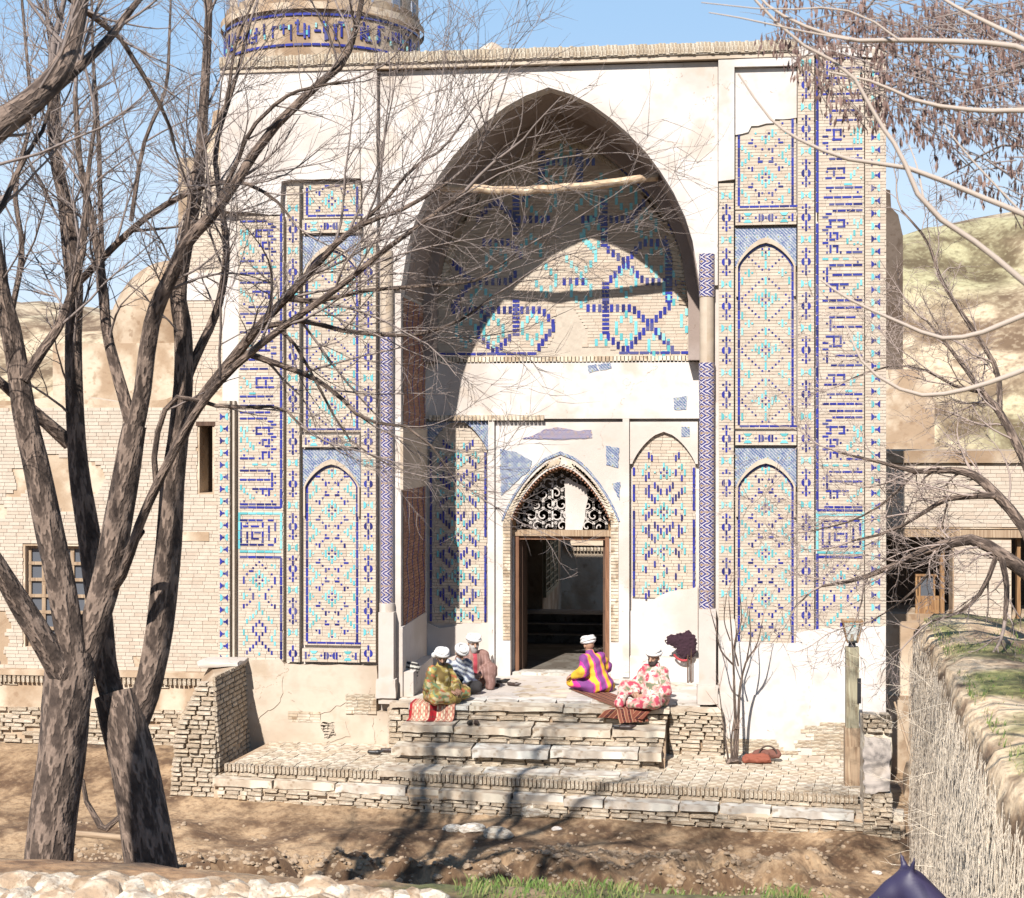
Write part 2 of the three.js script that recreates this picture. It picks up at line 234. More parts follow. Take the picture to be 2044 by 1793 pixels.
function chainBand(px, pyTop, pyBot, c0, per, wpx) { // vertical border strip
  const r = rect(px - wpx / 2, px + wpx / 2, pyTop, pyBot, 0), cx = (r.x0 + r.x1) / 2;
  part(portal, 'border_strip', boxR(r, ZC, 0), M.mortar); courses(r, 0);
  for (let k = -12; k < 14; k++) { const a = PZ(px, c0 + k * per, 0).y, b = PZ(px, c0 + (k + .5) * per, 0).y; if (a < r.y1 - .1 && a > r.y0 + .1) chain(cx, a, 0, 0, a < r.y1 - .2 && a > r.y0 + .2); if (b < r.y1 - .08 && b > r.y0 + .08) waist(cx, b, 0); }
}
function crossBand(a, b, t, u) { // horizontal border strip between two niches
  const r = rect(a, b, t, u, 0), cy = (r.y0 + r.y1) / 2, cx = (r.x0 + r.x1) / 2, W = (r.x1 - r.x0) / mx / 2;
  part(portal, 'border_strip', boxR(r, ZC, -.004), M.mortar); courses(r, -.004);
  const w = writer(cx, cy, -.004, undefined, .02, 1, 1); w.b(0, 0); pm(s => { w.b(s * 1.9, 0, .75, 2.6); w.b(s * 3, 0); w.b(s * (W - 1.2), 0, .75, 2.6); w.b(s * (W - 2.2), 0); waist(cx + s * 5.4 * mx, cy, -.004, true); cut('moon_tile', s > 0 ? G.moonL : G.moonR, pick(M.blue), cx + s * 1.35 * mx, cy, -.004); });
}
function niche(a, b, t, u, apex, motif, c0, per, opt = {}) { // a shallow blind arch in a frame: spandrels of mosaic, patterned back
  const zf = -.10, zs = -.055, r = rect(a, b, t, u, 0), cx = (r.x0 + r.x1) / 2, hw = (r.x1 - r.x0) / 2, ya = PZ((a + b) / 2, apex, 0).y;
  part(portal, 'niche_back', boxR(r, ZC, zf), M.mortar);
  let inside = () => true, edge = 8.45 * mx;
  if (!opt.flat) {
    const H = hw * .985, spring = ya - H * .86, prof = (k, top = 0) => { const o = []; for (let i = 0; i <= 12; i++) { const f = i / 12; o.push([H * k * Math.pow(1 - f, .62) * (1 - .0 * f), spring + (ya + top - spring) * Math.pow(f, .80)]); } return o; };
    const P1 = prof(.97, 0), all = [...P1.map(([x, y]) => [cx + x, y]), ...P1.slice(0, -1).reverse().map(([x, y]) => [cx - x, y])];
    const s = shapeOf([[r.x0, r.y1], [r.x0, spring], ...all.slice().reverse(), [r.x1, spring], [r.x1, r.y1]]); part(portal, 'spandrel', extrude(s, zf, zs), M.mosaic);
    const P2 = prof(.99, .055), out2 = [...P2.map(([x, y]) => [cx + x, y]), ...P2.slice(0, -1).reverse().map(([x, y]) => [cx - x, y])], P3 = prof(.93, -.035), in3 = [...P3.map(([x, y]) => [cx + x, y]), ...P3.slice(0, -1).reverse().map(([x, y]) => [cx - x, y])];
    part(portal, 'arch_moulding', extrude(shapeOf([[cx + H * .99, spring - .5], ...out2, [cx - H * .99, spring - .5], [cx - H * .93, spring - .5], ...in3.slice().reverse(), [cx + H * .93, spring - .5]]), zf, zs + .03), M.plasterTan);
    inside = (x, y) => { if (y < spring) return Math.abs(x - cx) < edge; const f = Math.pow(clamp((y - spring) / (ya - .05 - spring)), 1 / .80); return y < ya - .06 && Math.abs(x - cx) < Math.min(edge, H * .92 * Math.pow(1 - f, .62)); };
    const dy = .16; for (const s of [-1, 1]) { // blue edging that follows the arch and runs down both sides
      for (let y = r.y0 + .06; y < spring; y += dy) glaze(blueP, cx + s * 8 * mx, y + dy / 2, .7 * mx, dy - .012, zf, 1);
      const e = prof(.88, -.06); for (let i = 1; i < e.length; i++) { const [xa, y1] = e[i - 1], [xb, y2] = e[i]; blueP.add(cx + s * (xa + xb) / 2, (y1 + y2) / 2, zf + .011, .026, Math.hypot(xb - xa, y2 - y1) * .94, .022, 3, s * Math.atan2(xa - xb, y2 - y1), 0); } }
    for (let x = cx - 8 * mx; x < cx + 8 * mx - .05; x += .165) glaze(blueP, x + .09, r.y0 + .045, .155, .6 * my, zf, 1);
  } else { const top = PZ((a + b) / 2, opt.flat, 0).y; inside = (x, y) => Math.abs(x - cx) < edge && y < top && (!opt.cut || opt.cut(x, y)); const dy = .16;
    for (const s of [-1, 1]) for (let y = r.y0 + .06; y < top - .05; y += dy) if (!opt.cut || opt.cut(cx + s * 8 * mx, y)) glaze(blueP, cx + s * 8 * mx, y + dy / 2, .7 * mx, dy - .012, zf, 1);
    for (let x = cx - 8 * mx; x < cx + 8 * mx - .05; x += .165) glaze(blueP, x + .09, r.y0 + .045, .155, .6 * my, zf, 1); }
  courses({ x0: r.x0, x1: r.x1, y0: r.y0, y1: r.y1 }, zf, { clip: (x, y) => opt.flat ? (!opt.cut || opt.cut(x, y)) && y < PZ((a + b) / 2, opt.flat, 0).y + .05 : (y < PZ((a + b) / 2, apex, 0).y - hw * .85 || inside(x, y)) });
  const lim = 7.5 * mx; for (let k = -4; k < 8; k++) { const y = PZ((a + b) / 2, c0 + k * per, 0).y; if (y > r.y0 - 1 && y < r.y1 + 1) motif(writer(cx, y, zf, (x, yy, w, h) => Math.abs(x - cx) < lim && yy - h > r.y0 + .085 && inside(x - w, yy + h) && inside(x + w, yy + h), .03)); }
}
// kufic lettering: bars laid on the courses, letters run up the band
const kufic = [['H', 0, 9, 0], ['H', 0, 8, 2], ['H', 9, 10, 3], ['H', 10, 11, 4], ['H', 5, 10, 5], ['V', 5, 5, 7], ['D', 4, 6], ['V', 9, 5, 6], ['H', 5, 7, 7], ['H', 9, 10, 7], ['H', 10, 11, 8], ['H', 7, 8, 9], ['V', 7, 9, 11], ['V', 9, 9, 10], ['D', 10, 9], ['D', 6, 10], ['H', 8, 9, 11], ['D', 10, 11], ['H', 10, 11, 12], ['H', 7, 8, 13], ['V', 7, 13, 15], ['V', 9, 13, 15], ['D', 10, 13], ['D', 10, 15], ['D', 6, 15], ['H', 0, 4, 15], ['D', 1, 14], ['h', 4, 5, 17], ['h', 7, 8, 17], ['h', 10, 11, 17], ['D', 1, 18], ['H', 0, 9, 19], ['D', 9, 20], ['V', 10, 20, 24], ['D', 11, 21], ['D', 11, 23], ['H', 0, 9, 22], ['H', 4, 10, 25], ['D', 5, 26], ['V', 7, 25, 27], ['V', 9, 25, 27], ['D', 8, 27], ['D', 1, 29], ['D', 10, 29], ['H', 0, 11, 30],
  ['v', 0, 5, 6], ['v', 1, 6, 8], ['v', 2, 5, 6], ['v', 0, 8.5, 9.5], ['v', 2, 8.5, 9.5], ['v', 3, 10, 11], ['v', 4, 11, 12], ['d', 0, 12.5], ['d', 1, 12], ['d', 2, 12.5], ['v', 0, 24, 25], ['v', 1, 25, 26], ['d', 2, 26.5], ['v', 3, 27, 28], ['d', 4, 28], ['d', 11, 27]];
const kuficB = [['H', 0, 10, 0], ['D', 1, 1], ['H', 2, 9, 3], ['V', 9, 4, 7], ['D', 10, 5], ['H', 0, 8, 6], ['H', 6, 10, 9], ['V', 6, 9, 11], ['V', 8, 9, 12], ['H', 6, 9, 12], ['D', 5, 11], ['H', 10, 11, 11], ['H', 10, 11, 13], ['D', 10, 14], ['H', 0, 8, 15], ['H', 0, 9, 18], ['D', 1, 17], ['V', 10, 15, 17], ['D', 11, 16], ['H', 5, 10, 21], ['V', 5, 21, 23], ['H', 5, 8, 24], ['V', 8, 22, 23], ['H', 9, 11, 24], ['D', 10, 22], ['H', 0, 10, 27], ['D', 9, 28], ['D', 1, 28.5], ['H', 0, 11, 30], ['v', 1, 8, 13], ['v', 0, 9, 10], ['v', 2, 9, 10], ['v', 0, 12, 13], ['v', 2, 12, 13], ['d', 3, 10.5], ['d', 1, 21], ['v', 2, 22, 23], ['v', 3, 23, 24], ['d', 0, 24], ['h', 3, 5, 26]];
function letters(ox, oy, z, mir, list, lim) { const w = writer(ox, oy, z, (x, y) => y > lim[0] + .03 && y < lim[1] - .03 && (!lim[2] || lim[2](x, y)), .015, mir, 2), cc = c => c;
  for (const q of list) { const [k, a, b, c] = q; if (k === 'H') w.H(a, b, c); else if (k === 'h') w.H(a, b, c, turqP); else if (k === 'V') w.Vv(a, b, c); else if (k === 'v') w.Vv(a, b, c, turqP); else if (k === 'D') w.b(a, b); else w.t(a, b); } }
const squareKufic = [['H', 0, 7, 0], ['V', 0, 1, 7], ['V', 7, 1, 2], ['D', 2, 1], ['H', 1, 2, 2], ['H', 3.5, 6, 2], ['V', 2, 4, 7], ['V', 3.6, 4, 5.4], ['H', 4.6, 6, 4], ['V', 7, 4, 7], ['H', 3.6, 5.4, 6], ['H', 0, 7, 8], ['H', 9, 11, 0], ['V', 11, 1, 4], ['V', 9, 2, 7], ['V', 11, 6, 7], ['H', 9, 11, 8]];
function frieze(a, b, t, u, mir, c0, boxT, boxB, lowT, lowB) { // the inscription band, a square kufic panel below it, then a lozenge panel
  const z = -.03, r = rect(a, b, t, u, z), n = 12 * mx; part(portal, 'inscription_band', boxR({ ...r, y0: rect(a, b, t, lowB, z).y0 }, ZC, z), M.mortar, 'buff band with bold blue angular lettering');
  const ox = mir > 0 ? r.x0 + .9 * mx : r.x1 - .9 * mx, all = { ...r, y0: PZ((a + b) / 2, lowB, z).y }; courses(all, z);
  const bx = ox + mir * 12.9 * mx; const Y = p => PZ((a + b) / 2, p, z).y; // border lines
  for (let y = r.y0; y < r.y1 - .1; y += .17) if (R() > .02) glaze(blueP, bx, y + .085, .75 * mx, .158, z, 1);
  let k = 0; for (let y = r.y0 + 31.2 * my; y < r.y1 + 20 * my; y += 32.2 * my, k++) letters(ox, y, z, mir, k % 2 ? kuficB : kufic, [r.y0, r.y1]);
  const line = (yy, P) => { for (let x = 0; x < 13.4; x += 2.7) glaze(P, ox + mir * (x + .85) * mx, yy, 2.55 * mx, .72 * my, z, 1); };
  const side = (y0, y1, P, c) => { for (let y = y0; y < y1 - .05; y += .16) glaze(P, ox + mir * c * mx, y + .08, .72 * mx, .148, z, 1); };
  line(Y(u) + .01, blueP); line(Y(boxT), turqP); line(Y(boxB), turqP); side(Y(boxB) + .04, Y(boxT) - .04, turqP, 12.9); side(Y(boxB) + .04, Y(boxT) - .04, turqP, -.55);
  letters(mir > 0 ? ox : ox - 11.3 * mx, (Y(boxT) + Y(boxB)) / 2 + 4 * my, z, 1, squareKufic, [-9, 99]);
  line(Y(lowT), blueP); side(Y(lowB) + .02, Y(lowT) - .04, blueP, 12.9);
  const ccx = ox + mir * 5.9 * mx, cy = Y(lowT) - 7.6 * my, w = writer(ccx, cy, z, (x, y) => y > Y(lowB) + .1, .05);
  rosette(w); w.b(0, -6); pm(s => { w.b(s, -5); w.b(s * 2, -4); w.b(s * 2.6, -3, 1.7, .75); w.b(s * 4, -2); w.b(s * 5, 0, .75, 2.7); w.b(s * 4, 2); w.b(s * 3, 3); w.b(s * 2, 5.2, .75, 2.5); w.b(s * 3, 7); w.b(s * 4, 8); w.b(s * 5, 8.5, .75, 1.7); w.t(s * 5, -4.5, .75, 1.7); w.t(s * 4, -5); w.t(s * 5, 5.2, .75, 2.4); w.t(s * 4, 5); w.t(s, 10.5, .75, 1.7); w.t(s * 2, 11.7, .75, 1.7); w.t(s * 3, 12.4, .75, 1.7); w.t(s * 4, 13.4, .75, 1.7);
    w.b(s, 14.5, .75, 1.5); w.b(s * 2, 16, .75, 2.4); w.b(s, 17.5, .75, 1.5); w.b(s, 20.5, .75, 1.5); w.b(s * 2, 21.6, .75, 1.5); w.b(s * 3, 22.6, .75, 1.5); w.b(s * 4, 23.6, .75, 1.5); w.t(s * 5, 17, .75, 2.2); w.t(s * 4, 19, .75, 2.2); w.t(s * 5, 20.6, .75, 1.6); }); w.t(0, 5); w.t(0, 8.4, .75, 3); w.b(0, 13.5, .75, 1.4); w.b(0, 19, .75, 2.3); w.t(0, 24, .75, 1.2);
}
function edgeBand(a, b, t, u, mir) { const r = rect(a, b, t, u, -.02), w = (r.x1 - r.x0); part(portal, 'edge_strip', boxR(r, ZC, -.02), M.mortar); courses(r, -.02);
  let k = 0; for (let y = r.y0 + .1; y < r.y1 - .1; y += 3.95 * my, k++) { const s = k % 2 ? 1 : -1, cx = (r.x0 + r.x1) / 2; cut('trumpet_tile', tri, pick(M.blue), cx + s * .95 * mx, y, -.02, s > 0 ? Math.PI : 0); glaze(blueP, cx + s * .1 * mx, y, .55 * mx, .6 * my, -.02);
    cut('half_tile', s > 0 ? G.moonR : G.moonL, pick(M.turq), cx - s * 1.25 * mx, y, -.02); } }

// ---- right pier ----
edgeBand(1727, 1769, 118, 1250, 1);
frieze(1634, 1725, 112, 1020, -1, 0, 1028, 1103, 1112, 1262);
chainBand(1609, 108, 1262, 257.6, 88.2, 33);
chainBand(1450, 366, 1238, 434.9, 88.2, 30);
{ const cutTop = (x, y) => { const p = PZ(1475, 300, 0).x; const f = (x - p) / (PZ(1585, 300, 0).x - p); return y < PZ(1530, lerp(268, 240, Math.floor(f * 4) / 3), 0).y; };
  niche(1468, 1590, 150, 416, 100, lowerMotif, 357 - 5, 88, { flat: 238, cut: cutTop }); }
crossBand(1468, 1590, 420, 449); niche(1468, 1590, 454, 856, 480, upperMotif, 698.6, 101.5); crossBand(1468, 1590, 861, 889); niche(1468, 1590, 895, 1295, 921, lowerMotif, 1015.5, 89.9);
// ---- left pier ----
edgeBand(436, 459, 800, 1325, -1);
frieze(476, 566, 432, 1014, 1, 0, 1025, 1101, 1112, 1318);
chainBand(585, 372, 1322, 881.4 - 84.6, 84.6, 26);
chainBand(735.5, 480, 1322, 881.4, 84.6, 30);
niche(603, 718, 362, 434, 300, lowerMotif, 400, 86, { flat: 366 });
crossBand(603, 718, 438, 465); niche(603, 718, 470, 862, 493, upperMotif, 716, 97); crossBand(603, 718, 868, 893); niche(603, 718, 897, 1290, 923, lowerMotif, 1019.5, 86.4); crossBand(603, 718, 1296, 1322);
{ // thin upright beads inside the deep slots beside the inscription
  const a = rect(463.5, 467.5, 800, 1325, -.02); part(portal, 'bead', boxR(a, ZC, -.03), M.mortar);
}
// ---- engaged corner shafts of the recess ----
function shaft(px, wpx, spans, label) { const g = new THREE.Group(); g.name = 'corner_shaft'; portal.add(g); const r = rect(px - wpx / 2, px + wpx / 2, 200, 1400, 0), rad = (r.x1 - r.x0) / 2, cx = (r.x0 + r.x1) / 2;
  for (const [t, u, m, k] of spans) { const y1 = PZ(px, t, 0).y, y0 = PZ(px, u, 0).y, q = rad * k; const geo = new THREE.CylinderGeometry(q, q, y1 - y0, 14, 1); const uv = geo.attributes.uv; for (let i = 0; i < uv.count; i++) uv.setXY(i, uv.getX(i) * .5, uv.getY(i) * (y1 - y0)); geo.translate(cx, (y0 + y1) / 2, -.1); part(g, m === M.plaster || m === M.plasterTan ? 'plaster_coat' : 'tile_coat', geo, m); } }
shaft(1411, 32, [[506, 592, M.shaft, 1.0], [592, 724, M.plasterTan, .93], [724, 790, M.shaft, 1.03], [790, 1216, M.shaft, 1]]);
shaft(770, 27, [[664, 735, M.shaft, 1], [735, 1205, M.shaft, .98], [500, 664, M.plasterTan, .95], [1205, 1222, M.plaster, 1.12]]);
for (const [a, b, t] of [[1395, 1429, 1216], [757, 787, 1222]]) { part(portal, 'pilaster_base', boxR(rect(a, b, t, 1404, 0), ZC, .07), M.plaster); part(portal, 'pilaster_base', worn(.36, .34, .2, .02, 3, 3, 2, a), M.plaster).position.set(PZ((a + b) / 2, 1380, 0).x, .17, .02); }

// ---- white lime plaster: the field round the arch and the repairs over the tiles ----
{ const L = PZ(757, 300, 0).x, Rr = PZ(1433, 300, 0).x, top = PZ(1094, 131, 0).y, sL = PZ(757, 530, 0).y; const hole = archPts(0.002, -.002, -1).slice(2); // from right springing over the apex to the left springing
  const hp = hole.filter(p => p[1] > 6.9);
  const s = shapeOf([[L, top], [L, 7.0], [hp[hp.length - 1][0], 7.0], ...hp.slice().reverse(), [hp[0][0], 7.0], [Rr, 7.0], [Rr, top]]); part(portal, 'plaster_field', extrude(s, ZC, -.1 + .015), M.plaster);
}
const rp = (...p) => p.map(([a, b]) => { const q = PZ(a, b, 0); return [q.x, q.y]; });
seed(77);
part(portal, 'plaster_coat', extrude(shapeOf(ragged(rp([720, 128], [720, 355], [752, 470], [752, 128]), .012, .3, [0, 2, 3])), ZC, .012), M.plaster);                       // strip left of the field
part(portal, 'plaster_coat', extrude(shapeOf(ragged(rp([440, 128], [440, 420], [478, 424], [560, 428], [562, 362], [600, 358], [718, 356], [718, 128]), .02, .2, [0, 6, 7])), ZC, .002), M.plaster);
part(portal, 'plaster_coat', extrude(shapeOf(ragged(rp([1434, 119], [1434, 362], [1466, 358], [1466, 119]), .012, .3, [0, 2, 3])), ZC, .016), M.plaster);
part(portal, 'plaster_coat', extrude(shapeOf(ragged(rp([1467, 134], [1467, 268], [1494, 262], [1500, 250], [1545, 244], [1548, 236], [1591, 233], [1591, 134]), .012, .12, [0, 6, 7])), ZC, -.07), M.plaster);
part(portal, 'plaster_coat', extrude(shapeOf(rp([1466, 119], [1466, 134], [1592, 131], [1592, 112])), ZC, .02), M.plaster);
part(portal, 'plaster_coat', extrude(shapeOf(ragged(rp([1600, 96], [1600, 112], [1680, 108], [1742, 116], [1738, 100], [1690, 92]), .02, .15)), ZC, .03), M.plaster);
// plinths
part(portal, 'plaster_plinth', extrude(shapeOf(ragged(rp([1434, 1238], [1466, 1236], [1470, 1282], [1588, 1285], [1590, 1262], [1640, 1255], [1768, 1250], [1768, 1500], [1434, 1500]), .014, .14, [6, 7, 8])), ZC, .03), M.plaster);
part(portal, 'plaster_plinth', extrude(shapeOf(rp([1432, 1385], [1720, 1388], [1720, 1508], [1432, 1505])), ZC, .08), M.plaster);
part(portal, 'plaster_plinth', extrude(shapeOf(ragged(rp([470, 1318], [560, 1316], [568, 1326], [752, 1330], [753, 1420], [790, 1425], [790, 1520], [470, 1520]), .014, .16, [4, 5, 6])), ZC, .02), M.plasterTan);
for (const pts of [[[490, 1345], [566, 1350], [560, 1400], [520, 1430], [500, 1480], [486, 1480]], [[575, 1380], [650, 1375], [690, 1402], [640, 1425], [600, 1418]], [[520, 1440], [600, 1432], [690, 1440], [700, 1470], [610, 1492], [530, 1490]], [[705, 1420], [745, 1432], [748, 1492], [715, 1490]], [[640, 1445], [668, 1440], [672, 1468], [648, 1474]]]) part(portal, 'plaster_patch', extrude(shapeOf(ragged(rp(...pts), .03, .08)), .0, .034), M.plasterTan);
courses(rect(690, 752, 1385, 1425, .02), .02, { L: [3.5, 5.5], P: wornP, dep: .03 }); courses(rect(575, 640, 1420, 1442, .02), .02, { L: [3.5, 5.5], P: wornP, dep: .02 });
courses(rect(1440, 1690, 1440, 1506, .08), .078, { L: [3.5, 5.5], h: .06, P: wornP, dep: .02, clip: (x, y) => fbm(x * 1.7, y * 2.6, 3, 3) > .52 - (y < -.55 ? .12 : 0) });
// ---- coping ----
{ const y1 = PZ(1100, 97, 0).y, y0 = PZ(1100, 119, 0).y, yl = PZ(1100, 128, 0).y, xa = PZ(440, 110, 0).x, xb = PZ(1592, 110, 0).x;
  part(portal, 'coping', box(xa, xb, y0, y1, -2.6, .06), M.mortar); part(portal, 'coping_fillet', box(xa, xb, yl, y0 - .002, -1, .035), M.plasterTan);
  for (let x = xa; x < xb - .04; x += .062) { const h = RR(-.012, .012); wornP.add(x + .03, (y0 + y1) / 2 + .01 + h, .06 + .008, .054, y1 - y0 - .01, .03, -1, 0, 3); }
  part(portal, 'roof_slab', box(X0 + .2, X1 - .1, YT - .3, YT - .05, -3.6, -.2), M.mud);
  part(portal, 'coping', box(PZ(1640, 110, 0).x, X1, PZ(1700, 113, 0).y, PZ(1700, 98, 0).y, -2.6, .0), M.mortar);
}

// =========================== back wall of the recess ===========================
const zq = ZB; const doorL = PZ(1018, 1200, zq).x, doorR = PZ(1219, 1200, zq).x, doorC = (doorL + doorR) / 2, doorApex = PZ(1118, 930, zq).y, doorSpring = PZ(1118, 1040, zq).y;
const doorHalf = (k, top = 0) => { const o = []; const H = (doorR - doorL) / 2 + k; for (let i = 0; i <= 10; i++) { const f = i / 10; o.push([H * Math.pow(1 - f, .6), doorSpring + (doorApex + top - doorSpring) * Math.pow(f, .86)]); } return o; };
const doorPath = (k, top, foot = -.05) => { const h = doorHalf(k, top), H = h[0][0]; return [[doorC - H, foot], [doorC + H, foot], ...h.map(([x, y]) => [doorC + x, y]), ...h.slice(0, -1).reverse().map(([x, y]) => [doorC - x, y])]; };
const bx0 = axisX - halfW - .12, bx1 = axisX + halfW + .12;
{ const s = shapeOf([[bx0, -.5], [bx1, -.5], [bx1, 10.6], [bx0, 10.6]]); s.holes.push(new THREE.Path(doorPath(0, 0, -.06).map(p => new THREE.Vector2(...p)))); part(portal, 'back_wall', extrude(s, zq - .6, zq - .13), M.plaster); }
const rb = (a, b, t, u, z = zq) => rect(a, b, t, u, z);
const brickB = { clip: (x, y) => true };
{ // upper field
  const r = { x0: axisX - halfW + .0, x1: axisX + halfW, y0: PZ(1100, 712, zq).y, y1: 9.95 }, z = zq - .02; part(portal, 'tile_field', boxR(r, zq - .13, z), M.mortar);
  const inArch = (x, y) => { const H = archHalf; const dx = Math.abs(x - axisX) / (1 - .22 / halfW); let lim = halfW; for (let i = 1; i < H.length; i++) { const a = H[i - 1], b = H[i]; const ya = a[1] - .34 * step(8, 10.4, a[1]), yb = b[1] - .34 * step(8, 10.4, b[1]); if (y <= ya && y >= yb) lim = lerp(a[0], b[0], (ya - y) / (ya - yb)); if (y > H[0][1] - .34) lim = 0; } return dx < lim - .02; };
  const gone = (x, y) => { const q = V(x, y, zq).sub(CAM), D = q.dot(FW), px = CX + FPX * q.dot(RT) / D, py = CY - FPX * q.y / D; const bl = (cx, cy, rx, ry) => Math.hypot((px - cx) / rx, (py - cy) / ry) + (fbm(px * .03, py * .03, 4, 3) - .5) * 1.1; return Math.min(bl(1134, 660, 38, 58), bl(1130, 445, 26, 52), bl(1195, 325, 8, 14), bl(1060, 535, 34, 22), bl(1150, 705, 70, 14)) < .95; };
  courses(r, z, { clip: (x, y) => inArch(x, y) && !gone(x, y), L: [3.2, 5], h: .058 });
  const lines = [[[1030, 597], [1030, 672]], [[978, 619], [1082, 619]], [[978, 619], [951, 664], [988, 704], [1021, 670]], [[1082, 619], [1108, 650], [1065, 707]], [[1168, 615], [1262, 615], [1297, 648], [1346, 702]], [[1209, 600], [1209, 668], [1249, 702], [1297, 648], [1340, 608]], [[1206, 395], [1206, 494]], [[1209, 562], [1209, 602]], [[1335, 430], [1335, 605]], [[1209, 495], [1249, 524], [1286, 562], [1392, 565]], [[1215, 562], [1249, 524], [1282, 485], [1392, 484]], [[1132, 398], [1158, 438], [1259, 438], [1296, 391], [1335, 432]], [[1296, 391], [1262, 361], [1236, 340]], [[1088, 323], [1190, 323]], [[1081, 300], [1081, 366], [1040, 400]], [[1157, 296], [1157, 366]], [[1030, 380], [1030, 470]], [[1030, 438], [1100, 438], [1132, 398]], [[960, 484], [1020, 484], [1050, 524], [1015, 562], [940, 562]], [[950, 440], [990, 400], [1030, 438]], [[1120, 562], [1170, 562]], [[900, 520], [940, 562], [900, 619], [978, 619]]];
  for (const l of lines) for (let i = 1; i < l.length; i++) { const a = PZ(...l[i - 1], zq), b = PZ(...l[i], zq), dx = b.x - a.x, dy = b.y - a.y, L = Math.hypot(dx, dy), vert = Math.abs(dx) < .12, hor = Math.abs(dy) < .12, n = Math.round(L / (vert ? .075 : hor ? .11 : .115)); for (let k = 0; k < n; k++) { const t = (k + .5) / n, x = a.x + dx * t, y = a.y + dy * t; if (inArch(x, y) && !gone(x, y)) glaze(blueP, x, y, vert ? .13 : .062, vert ? .052 : .14, z); } }
  const dia = (px, py, n) => { const c = PZ(px, py, zq); for (let k = -n; k <= n; k++) for (const s of [-1, 1]) { const x = c.x + k * .09, y = c.y + s * (n + .6 - Math.abs(k)) * .1; if (inArch(x, y) && !gone(x, y)) glaze(turqP, x, y, .055, .13, z); } };
  for (const [a, b, n] of [[985, 660, 2], [1062, 655, 2], [1250, 655, 2], [1315, 690, 2], [1200, 690, 1], [1380, 640, 2], [1160, 510, 3], [1160, 580, 2], [1250, 560, 2], [1310, 520, 2], [1375, 520, 2], [1090, 560, 2], [1060, 500, 2], [1185, 470, 2], [1250, 395, 2], [1290, 450, 2], [1110, 340, 2], [1200, 380, 2], [1080, 400, 3], [960, 600, 2], [930, 660, 2], [1365, 450, 1], [1130, 300, 1], [1170, 420, 2], [1345, 575, 2], [990, 520, 2]]) dia(a, b, n);
  // ring of voussoir bricks against the vault
  const H = archHalf.map(([x, y]) => [x * (1 - .3 / halfW), y - .34 * step(8, 10.4, y) - .06]); for (let i = 1; i < H.length; i++) { const a = H[i - 1], b = H[i], L = Math.hypot(b[0] - a[0], b[1] - a[1]), n = Math.round(L / .075); for (let k = 0; k < n; k++) { const t = (k + .5) / n; for (const s of [-1, 1]) wornP.add(axisX + s * lerp(a[0], b[0], t), lerp(a[1], b[1], t), z + .012, .055, .17, .05, -1, s * (-Math.atan2(b[0] - a[0], a[1] - b[1]) - Math.PI / 2)); } }
  for (let x = r.x0 + .1; x < r.x1 - .1; x += .19) if (!gone(x, r.y0 + .08)) glaze(blueP, x, r.y0 + .06, .17, .05, z);
  for (let x = r.x0 + .05; x < r.x1; x += .07) wornP.add(x, r.y0 - .06, zq - .01, .055, .12, .06);
}
// white band across the middle with surviving tiles
seed(5);
part(portal, 'plaster_band', extrude(shapeOf(ragged([[axisX - halfW - .05, PZ(1100, 836, zq).y], [axisX + halfW + .05, PZ(1100, 836, zq).y], [axisX + halfW + .05, PZ(1100, 722, zq).y], [axisX - halfW - .05, PZ(1100, 722, zq).y]], .012, .2, [0, 1, 3])), zq - .13, zq + .02), M.plaster);
for (const pts of [[[1173, 730], [1190, 726], [1196, 740], [1176, 745]], [[1192, 728], [1218, 724], [1221, 735], [1198, 740]], [[1344, 794], [1372, 790], [1370, 818], [1346, 818]]]) part(portal, 'tile_fragment', extrude(shapeOf(ragged(pts.map(([a, b]) => { const p = PZ(a, b, zq + .02); return [p.x, p.y]; }), .01, .06)), zq, zq + .03), M.mosaic, 'piece of old blue tile left in the white plaster');
